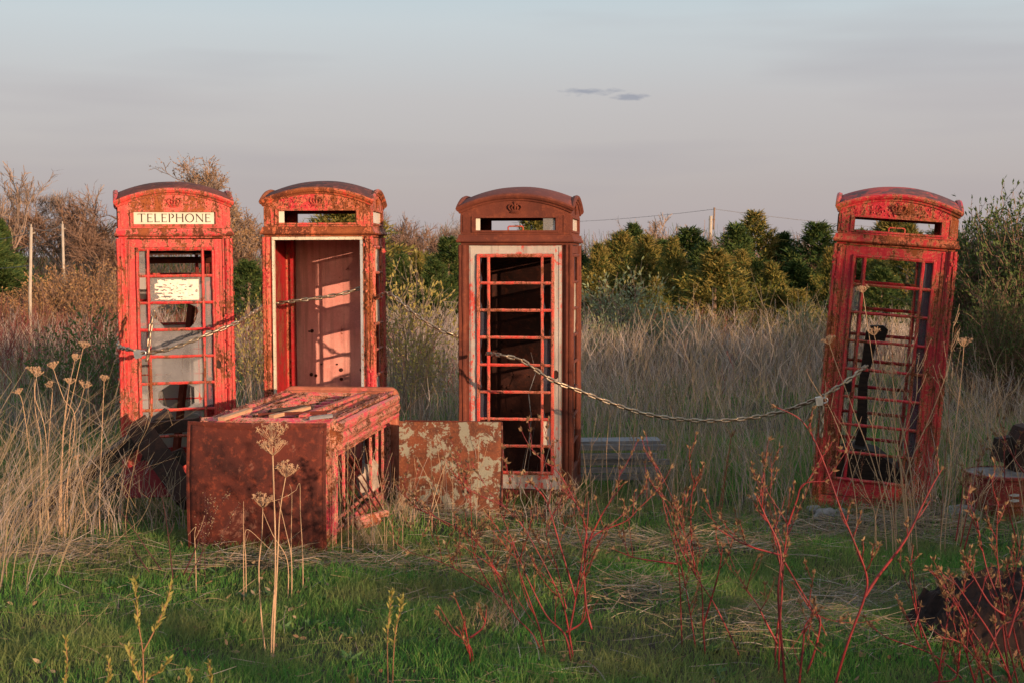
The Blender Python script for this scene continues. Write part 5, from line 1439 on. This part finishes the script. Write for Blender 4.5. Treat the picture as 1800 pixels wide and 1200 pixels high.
# dried wild carrot: stem + umbels
def carrot(label, d, stems, seed, r=.0035, mat=None, size=.045):
    rng = random.Random(seed); root = empty('dried_wild_carrot', gp(stems[0][0][0], d)); inv = root.location.copy(); mb = MB(); um = []
    for st in stems:
        off = rng.uniform(-.08, .08); raw = [P(px, py, d + off) for px, py in st]
        g = gp(st[0][0], d + off)
        if raw[0].z > g.z: raw = [Vector((raw[0].x, raw[0].y, g.z - .02))] + raw
        pts = smooth(raw, 6); mb.tube([p - inv for p in pts], [r * (1.1 - .6 * i / len(pts)) for i in range(len(pts))], 6)
        um.append((pts[-1], (pts[-1] - pts[-4]).normalized()))
    mb.build('stem', mat or DRY, root, smooth=True)
    for p, ax in um:
        u = MB(); s = size * rng.uniform(.8, 1.2); a = ax.orthogonal().normalized(); b = ax.cross(a)
        for i in range(22):
            ang = rng.uniform(0, 6.283); sp = rng.uniform(.0, 1.0) ** .5 * rng.uniform(.8, 1.15); o = (a * math.cos(ang) + b * math.sin(ang)) * sp
            ln = rng.uniform(.65, 1.15); q = [p, p + (ax * .30 + o * .5) * s * ln, p + (ax * .75 + o * 1.0) * s * ln, p + (ax * (1.1 - .3 * sp) + o * 1.05) * s * ln]
            u.tube([v - inv for v in q], [.0011, .0009, .0008, .0008], 4)
            for _ in range(7):
                dr = Vector((rng.gauss(0, 1), rng.gauss(0, 1), rng.gauss(0, 1) + .6)).normalized()
                u.tube([q[-1] - inv, q[-1] + dr * s * .24 - inv], [.0007, .0015], 4)
        u.build('umbel', DRY, root)
    tag(root, label, 'dried wildflower', 'dried wild carrots'); return root
carrot("tallest dried wild carrot with two stacked heads before the toppled box's roof", 6.6, [[(476, 1205), (478, 1100), (484, 1000), (482, 880), (480, 800)], [(478, 1200), (488, 980), (492, 900), (502, 838)], [(474, 1205), (460, 1090), (455, 1000), (460, 945), (462, 892)], [(480, 1180), (484, 960), (481, 860), (478, 775)]], 1, size=.070, r=.0038)
carrot("dried wild carrots crowding left of the debris heap", 9.3, [[(108, 880), (112, 760), (122, 720), (146, 612)], [(106, 880), (110, 770), (118, 700), (131, 634)], [(114, 880), (132, 740), (112, 700), (94, 648)], [(104, 880), (112, 760), (122, 675)], [(118, 880), (125, 750), (140, 710), (148, 682)], [(80, 860), (88, 740), (92, 690), (90, 680)]], 2, size=.036)
carrot("dried wild carrots at far left among pale stems", 9.2, [[(60, 900), (50, 780), (40, 710), (34, 692)], [(70, 900), (72, 780), (62, 720), (60, 655)], [(85, 900), (80, 760), (62, 700), (64, 662)], [(175, 880), (180, 740), (183, 670)], [(150, 900), (145, 850), (136, 808)]], 3, size=.036)
carrot("dried wild carrots rising before the lower half of the leaning box", 8.9, [[(1608, 1040), (1590, 900), (1575, 760), (1550, 650), (1537, 590)], [(1560, 980), (1545, 850), (1500, 720), (1470, 640), (1458, 605)], [(1574, 960), (1560, 800), (1535, 640), (1517, 515)], [(1615, 1000), (1600, 820), (1580, 730), (1568, 662)], [(1655, 930), (1678, 760), (1690, 660), (1694, 610)]], 4, size=.045)

def weeds(name, label, d, stems, seed, r=.003, mat=None, branch=.6, seeds=True, group='branching dead weeds', bl=1.0):
    """guided dry stems with fine side branches"""
    rng = random.Random(seed); root = empty(name, gp(stems[0][0][0], d)); inv = root.location.copy(); mb = MB(); sp = []
    for st in stems:
        off = rng.uniform(-.15, .15); raw = [P(px, py, d + off) for px, py in st]; g = gp(st[0][0], d + off)
        if raw[0].z > g.z and len(st) > 1 and st[0][1] > 800: raw = [Vector((raw[0].x, raw[0].y, g.z - .02))] + raw
        pts = smooth(raw, 8); k = len(pts); rr = r * rng.uniform(.7, 1.1)
        mb.tube([p - inv for p in pts], [max(rr * (1 - .7 * i / k), .0009) for i in range(k)], 5)
        for _ in range(int(k * .3 * branch)):
            i = rng.randint(int(k * .35), k - 2); dr = (pts[i + 1] - pts[i - 1]).normalized(); L = rng.uniform(.06, .26) * bl
            dd = (dr + Vector((rng.choice((-1, 1)) * rng.uniform(.3, .9), rng.uniform(-.5, .5), .1))).normalized(); q = [pts[i]]
            for s in range(4): dd = (dd + Vector((rng.gauss(0, .08), rng.gauss(0, .08), .12))).normalized(); q.append(q[-1] + dd * L / 4)
            mb.tube([p - inv for p in q], [max(rr * .5 * (1 - .5 * s / 4), .0008) for s in range(5)], 4)
            if seeds:
                for s in range(8):
                    sp.append(tuple(q[rng.randint(1, 4)] + Vector((rng.gauss(0, .006), rng.gauss(0, .006), rng.gauss(0, .008))) - inv))
    mb.build('stems', mat or DRY, root, smooth=True)
    if sp:
        nb = NB(); n = len(sp); leaves(nb, np.array(sp), randdir(n), .008, .005, 0); nb.build('seed_heads', BUD if seeds == 2 else STRAW, root)
    tag(root, label, 'weed', group); return root
weeds('tall_dead_weed', "tall bright branching weeds standing before the leaning box's window bars", 8.7, [
    [(1607, 1030), (1598, 940), (1592, 850), (1605, 800), (1640, 720), (1668, 640), (1676, 570)], [(1600, 1000), (1588, 860), (1575, 760), (1570, 680)], [(1570, 985), (1565, 900), (1540, 800), (1535, 720), (1560, 640)],
    [(1540, 990), (1538, 905), (1520, 860), (1500, 790), (1478, 730)], [(1540, 905), (1560, 850), (1590, 760), (1610, 700), (1612, 640)], [(1602, 960), (1600, 870), (1580, 800), (1560, 740), (1545, 700)],
    [(1575, 950), (1574, 860), (1568, 760), (1572, 700), (1590, 640)], [(1500, 960), (1506, 900), (1490, 800), (1460, 720), (1440, 690)]], 21, r=.0042, branch=.8)
weeds('tall_dead_weed', "rusty brown seeded weed stalks before the leaning box's right windows", 9.2, [[(1600, 980), (1596, 860), (1598, 700), (1603, 530)], [(1570, 960), (1574, 800), (1570, 650), (1566, 590)], [(1655, 900), (1665, 760), (1672, 640), (1680, 575)], [(1505, 930), (1510, 860), (1518, 800)]], 22, r=.0035, mat=plain('rusty_weed_stem', (.22, .085, .05), None, .8, 20, bmp=.1), branch=1.4, seeds=2, bl=.35)
weeds('tall_dead_weed', "pale weeds tangled over the drum at the right edge", 8.9, [[(1680, 960), (1700, 900), (1760, 830), (1800, 790)], [(1790, 940), (1770, 860), (1740, 780), (1735, 720), (1755, 700)], [(1745, 930), (1760, 820), (1720, 740), (1700, 700)], [(1800, 900), (1780, 800), (1750, 740), (1770, 690)], [(1690, 930), (1698, 800), (1704, 740), (1690, 700), (1680, 640)], [(1662, 930), (1672, 820), (1662, 720), (1640, 640)], [(1790, 1205), (1792, 1100), (1800, 1000), (1806, 940)]], 23, r=.0036, branch=.9)
weeds('tall_dead_weed', "thin grey weeds bent across the gap right of the plank pile", 10.6, [[(1100, 890), (1112, 800), (1120, 690)], [(1085, 885), (1088, 790), (1092, 690)], [(1182, 890), (1185, 800), (1184, 770)], [(1192, 892), (1190, 790), (1194, 760)], [(1230, 895), (1245, 820), (1262, 745)], [(1262, 900), (1275, 830), (1285, 760)], [(1040, 885), (1038, 820), (1040, 770)], [(1215, 890), (1240, 820), (1255, 800)], [(1300, 900), (1310, 830), (1330, 780)], [(1340, 905), (1345, 840), (1352, 790)], [(1070, 880), (1066, 800), (1072, 720)]], 24, r=.0042, branch=.3)
weeds('tall_dead_weed', "orange brown seed stalk right of the sagging chain's lowest point", 10.2, [[(1268, 900), (1275, 840), (1284, 775), (1288, 760)], [(1262, 905), (1272, 850), (1278, 810)]], 25, r=.005, mat=plain('orange_weed_stem', (.28, .11, .06), None, .8, 20, bmp=.1), branch=2.5, seeds=2, bl=.2)
weeds('tall_dead_weed', "pale bowed grass stalks above the steel sheet's left end", 11.5, [[(735, 790), (745, 700), (760, 600), (780, 470)], [(722, 790), (725, 680), (760, 660), (800, 655)], [(715, 760), (712, 650), (700, 600)], [(715, 720), (750, 690), (798, 688)], [(740, 790), (742, 690), (775, 560), (803, 510)]], 26, r=.0036, branch=.6)
weeds('tall_dead_weed', "dry stalks standing in front of the steel sheet", 9.4, [[(796, 915), (796, 860), (795, 805)], [(838, 905), (840, 840), (841, 780)], [(755, 910), (770, 850), (785, 810)], [(728, 905), (730, 850), (733, 830)], [(722, 905), (722, 840)], [(760, 905), (772, 870), (776, 845)]], 27, r=.0036, branch=.15)
weeds('tall_dead_weed', "bent dry stalks before the open side of the toppled box", 8.6, [[(655, 930), (650, 880), (638, 840), (625, 800)], [(600, 925), (597, 860), (592, 790)], [(676, 925), (672, 870), (665, 830), (648, 790)], [(620, 930), (622, 860), (624, 775)], [(690, 930), (672, 890), (655, 850), (640, 820)], [(708, 925), (712, 890), (708, 870), (690, 862)], [(585, 935), (590, 880), (586, 800)], [(612, 925), (611, 850), (612, 760)], [(680, 925), (690, 870), (694, 820)]], 28, r=.0034, branch=.35)
weeds('tall_dead_weed', "kinked dry stalks before the toppled box's roof", 7.6, [[(432, 985), (430, 950), (436, 930), (470, 960), (500, 985)], [(532, 975), (528, 900), (527, 850), (520, 862)], [(512, 980), (502, 930), (490, 880)], [(512, 940), (513, 870), (509, 850)], [(428, 990), (428, 930), (428, 880)], [(344, 985), (342, 940), (344, 925), (330, 940)], [(505, 985), (480, 940), (462, 898)]], 29, r=.0036, branch=.12)
weeds('yarrow_sprig', "small grey green leafed sprig against the toppled box's roof", 7.9, [[(352, 985), (366, 930), (380, 895), (398, 870)], [(380, 985), (395, 930), (415, 890)], [(360, 960), (362, 910), (368, 890)]], 30, r=.0022, mat=DARKST, branch=1.4, seeds=True, bl=.4, group='leafed sprigs')

# big pale clumps at the left edge
def clump(px, d, n, h, lean, seed, label, spread=.5, mats=None, r=.0032, nbr=3):
    rng = np.random.default_rng(seed); g = gp(px, d); root = empty('dead_weed_clump', g); nb = NB()
    b = np.stack([rng.normal(size=n) * spread * .45, rng.normal(size=n) * spread * .4, np.zeros(n)], -1)
    b[:, 2] = gz(b[:, 0] + g.x, b[:, 1] + g.y) - g.z
    hh = h * rng.uniform(.45, 1.05, n); k = rng.normal(size=(n, 2)) * .28 + np.array([lean, 0]); t = np.linspace(0, 1, 8)
    pts = b[:, None] + np.array([0, 0, 1.])[None, None] * (hh[:, None] * (t - .12 * t ** 2))[..., None] + np.concatenate([k, np.zeros((n, 1))], 1)[:, None] * (hh[:, None] * t ** 1.6)[..., None] + rng.normal(size=(n, 8, 3)) * .008
    side = norm(np.stack([np.ones(n), rng.uniform(-.6, .6, n), np.zeros(n)], -1)); mi = rng.choice([0, 0, 1], n)
    nb.ribbons(pts, r * 2 * rng.uniform(.6, 1.2, n)[:, None] * np.linspace(1, .35, 8)[None], side, mi)
    for q in range(nbr):
        i0 = rng.integers(3, 8, n); p0 = pts[np.arange(n), i0]; d_ = norm(np.stack([rng.normal(size=n) * .8 + lean, rng.normal(size=n) * .6, rng.uniform(.3, 1.2, n)], -1)); L = hh * rng.uniform(.1, .35, n)
        tt = np.linspace(0, 1, 4); pp = p0[:, None] + d_[:, None] * (L[:, None] * tt)[..., None]
        nb.ribbons(pp, r * 1.1 * np.ones((n, 1)) * np.array([1, .8, .6, .4])[None], side, mi)
    nb.build('stems', mats or [STRAW, GREYST], root); tag(root, label, 'weed', 'clumps of dead weeds')
clump(15, 8.7, 80, 1.25, .28, 1, "dense straw coloured weed clump at the left edge, leaning right", .6, r=.0023)
clump(60, 9.2, 70, 1.05, .15, 2, "straw weed clump left of the sloping charred beam", .6, r=.0023)
clump(150, 9.6, 60, .75, .1, 3, "greyer weed clump tangled over the lower end of the charred beam", .6)
clump(-30, 7.9, 50, 1.2, .35, 4, "pale weed clump cut by the left edge of the photo", .4)
clump(235, 9.35, 26, .6, -.05, 5, "thin weed clump in front of the deep red panel", .4)
clump(700, 9.6, 60, .30, .1, 6, "low straw tuft at the right foot of the toppled box", .16, r=.0022)
clump(652, 8.75, 55, .26, -.1, 7, "straw tuft below the slumped window frame", .14, r=.002)
clump(1660, 9.9, 60, .6, .25, 8, "grey weed clump at the right foot of the leaning box", .4)
clump(1180, 10.9, 60, .6, .1, 9, "grey weed clump just right of the plank pile", .5)
clump(1350, 10.6, 60, .85, -.1, 10, "grey weed clump left of the leaning box", .5)
clump(1735, 10.8, 90, 1.15, -.1, 11, "tall tangled grey weeds behind the drum", .8, nbr=5)
clump(980, 9.9, 40, .45, .2, 12, "straw clump at the right foot of the brown box", .3)
clump(865, 6.9, 60, .22, .3, 13, "low straw tuft in the grass below the brown box", .15, r=.002)
clump(290, 9.2, 30, .5, -.15, 14, "thin pale stalks between the sloping beam and the toppled roof", .35)

# willow sprigs in front
def sprig(label, d, stems, seed, leaf=.034):
    rng = random.Random(seed); root = empty('willow_sprig', gp(stems[0][0][0], d)); inv = root.location.copy(); mb = MB(); bp, bd = [], []
    for st in stems:
        raw = [P(px, py, d) for px, py in st]; g = gp(st[0][0], d)
        if raw[0].z > g.z and st[0][1] >= 1190: raw = [Vector((raw[0].x, raw[0].y, g.z - .02))] + raw
        pts = smooth(raw, 8); k = len(pts); mb.tube([p - inv for p in pts], [max(.0034 * (1 - .6 * i / k), .0012) for i in range(k)], 6)
        L = sum((pts[i + 1] - pts[i]).length for i in range(k - 1)); 
        tops = [i for i in range(k) if (pts[-1] - pts[i]).length < .22]
        for i in tops:
            for _ in range(3):
                dr = (pts[min(i + 1, k - 1)] - pts[max(i - 1, 0)]).normalized(); bp.append(tuple(pts[i] - inv)); bd.append(tuple((dr * 1.1 + Vector((rng.uniform(-1, 1), rng.uniform(-1, 1), rng.uniform(-.2, .6)))).normalized()))
    mb.build('stem', plain('sprig_stem', (.34, .17, .09), None, .6, 20, bmp=0) if 'sprig_stem' not in bpy.data.materials else bpy.data.materials['sprig_stem'], root, smooth=True)
    nb = NB(); n = len(bp); leaves(nb, np.array(bp), np.array(bd), RNG.uniform(.6, 1.1, n) * leaf, leaf * .30, 0, K=4); nb.build('leaves', YELG, root)
    tag(root, label, 'willow sprig', 'young willow sprigs')
sprig("forked young willow with two leafy tips at lower left", 5.6, [[(252, 1205), (251, 1146), (244, 1100), (240, 1060), (238, 1018)], [(251, 1146), (270, 1110), (288, 1070), (302, 1026)], [(246, 1200), (235, 1170), (226, 1140)], [(256, 1198), (280, 1180), (296, 1160)]], 1)
sprig("young willow with twin leafy tips at bottom centre left", 5.7, [[(682, 1205), (681, 1120), (686, 1070), (689, 1040)], [(690, 1205), (694, 1120), (704, 1070), (706, 1052)]], 2, .032)
for i, (px, py, lab) in enumerate(((115, 1122, "small leafy sprig at the bottom left, left of the forked willow"), (190, 1160, "short willow sprig just left of the forked willow's foot"), (330, 1178, "short willow sprig right of the forked willow's foot"), (368, 1165, "second short sprig right of the forked willow"), (617, 1190, "tiny willow sprig at the bottom edge, left of the twin tips"))):
    sprig(lab, 5.6, [[(px + (-8 + 5 * i) * .4, 1212), (px + 3, (py + 1212) / 2), (px, py)]], 10 + i, .028)

# ragged leaf screen added out of view to the right: shades the low ground
def shade_hedge():
    nb = NB(); sh = np.array([math.sin(D2R(SUN_AZ)), -math.cos(D2R(SUN_AZ))]); pr = np.array([math.cos(D2R(SUN_AZ)), math.sin(D2R(SUN_AZ))])
    n = 17000; s = np.concatenate([fr(-13, 11, 8500), fr(1.6, 11, 8500)]); dpt = RNG.normal(size=n) * .8
    top = 3.3 - .7 * (s < 1.0) + .2 * np.sin(s * 1.9) + .25 * np.sin(s * 4.3 + 1) + .25 * np.sin(s * 9.1) + .85 * np.clip(s - 1.6, 0, 1) - .3 * np.clip(-s - 1, 0, 1.5)
    z = top * RNG.random(n) ** .7
    keep = RNG.random(n) < np.clip(.35 + 1.2 * vnoise(s, z, 2.6, 4), 0, 1); s, dpt, z = s[keep], dpt[keep], z[keep]; n = len(s)
    c = np.array([0, 9.0]) + sh * 18
    pos = np.stack([c[0] + pr[0] * s + sh[0] * dpt, c[1] + pr[1] * s + sh[1] * dpt, z], -1)
    d = norm(RNG.normal(size=(n, 3)) + np.array([0, 0, .6]))
    leaves(nb, pos, d, fr(.15, .45, n), fr(.07, .16, n), 0)
    o = nb.build('shade_hedgerow', CEDD); tag(o, "unseen ragged green leaf screen added right of the camera to shade the low ground", 'shade_hedge', kind='stuff')
shade_hedge()
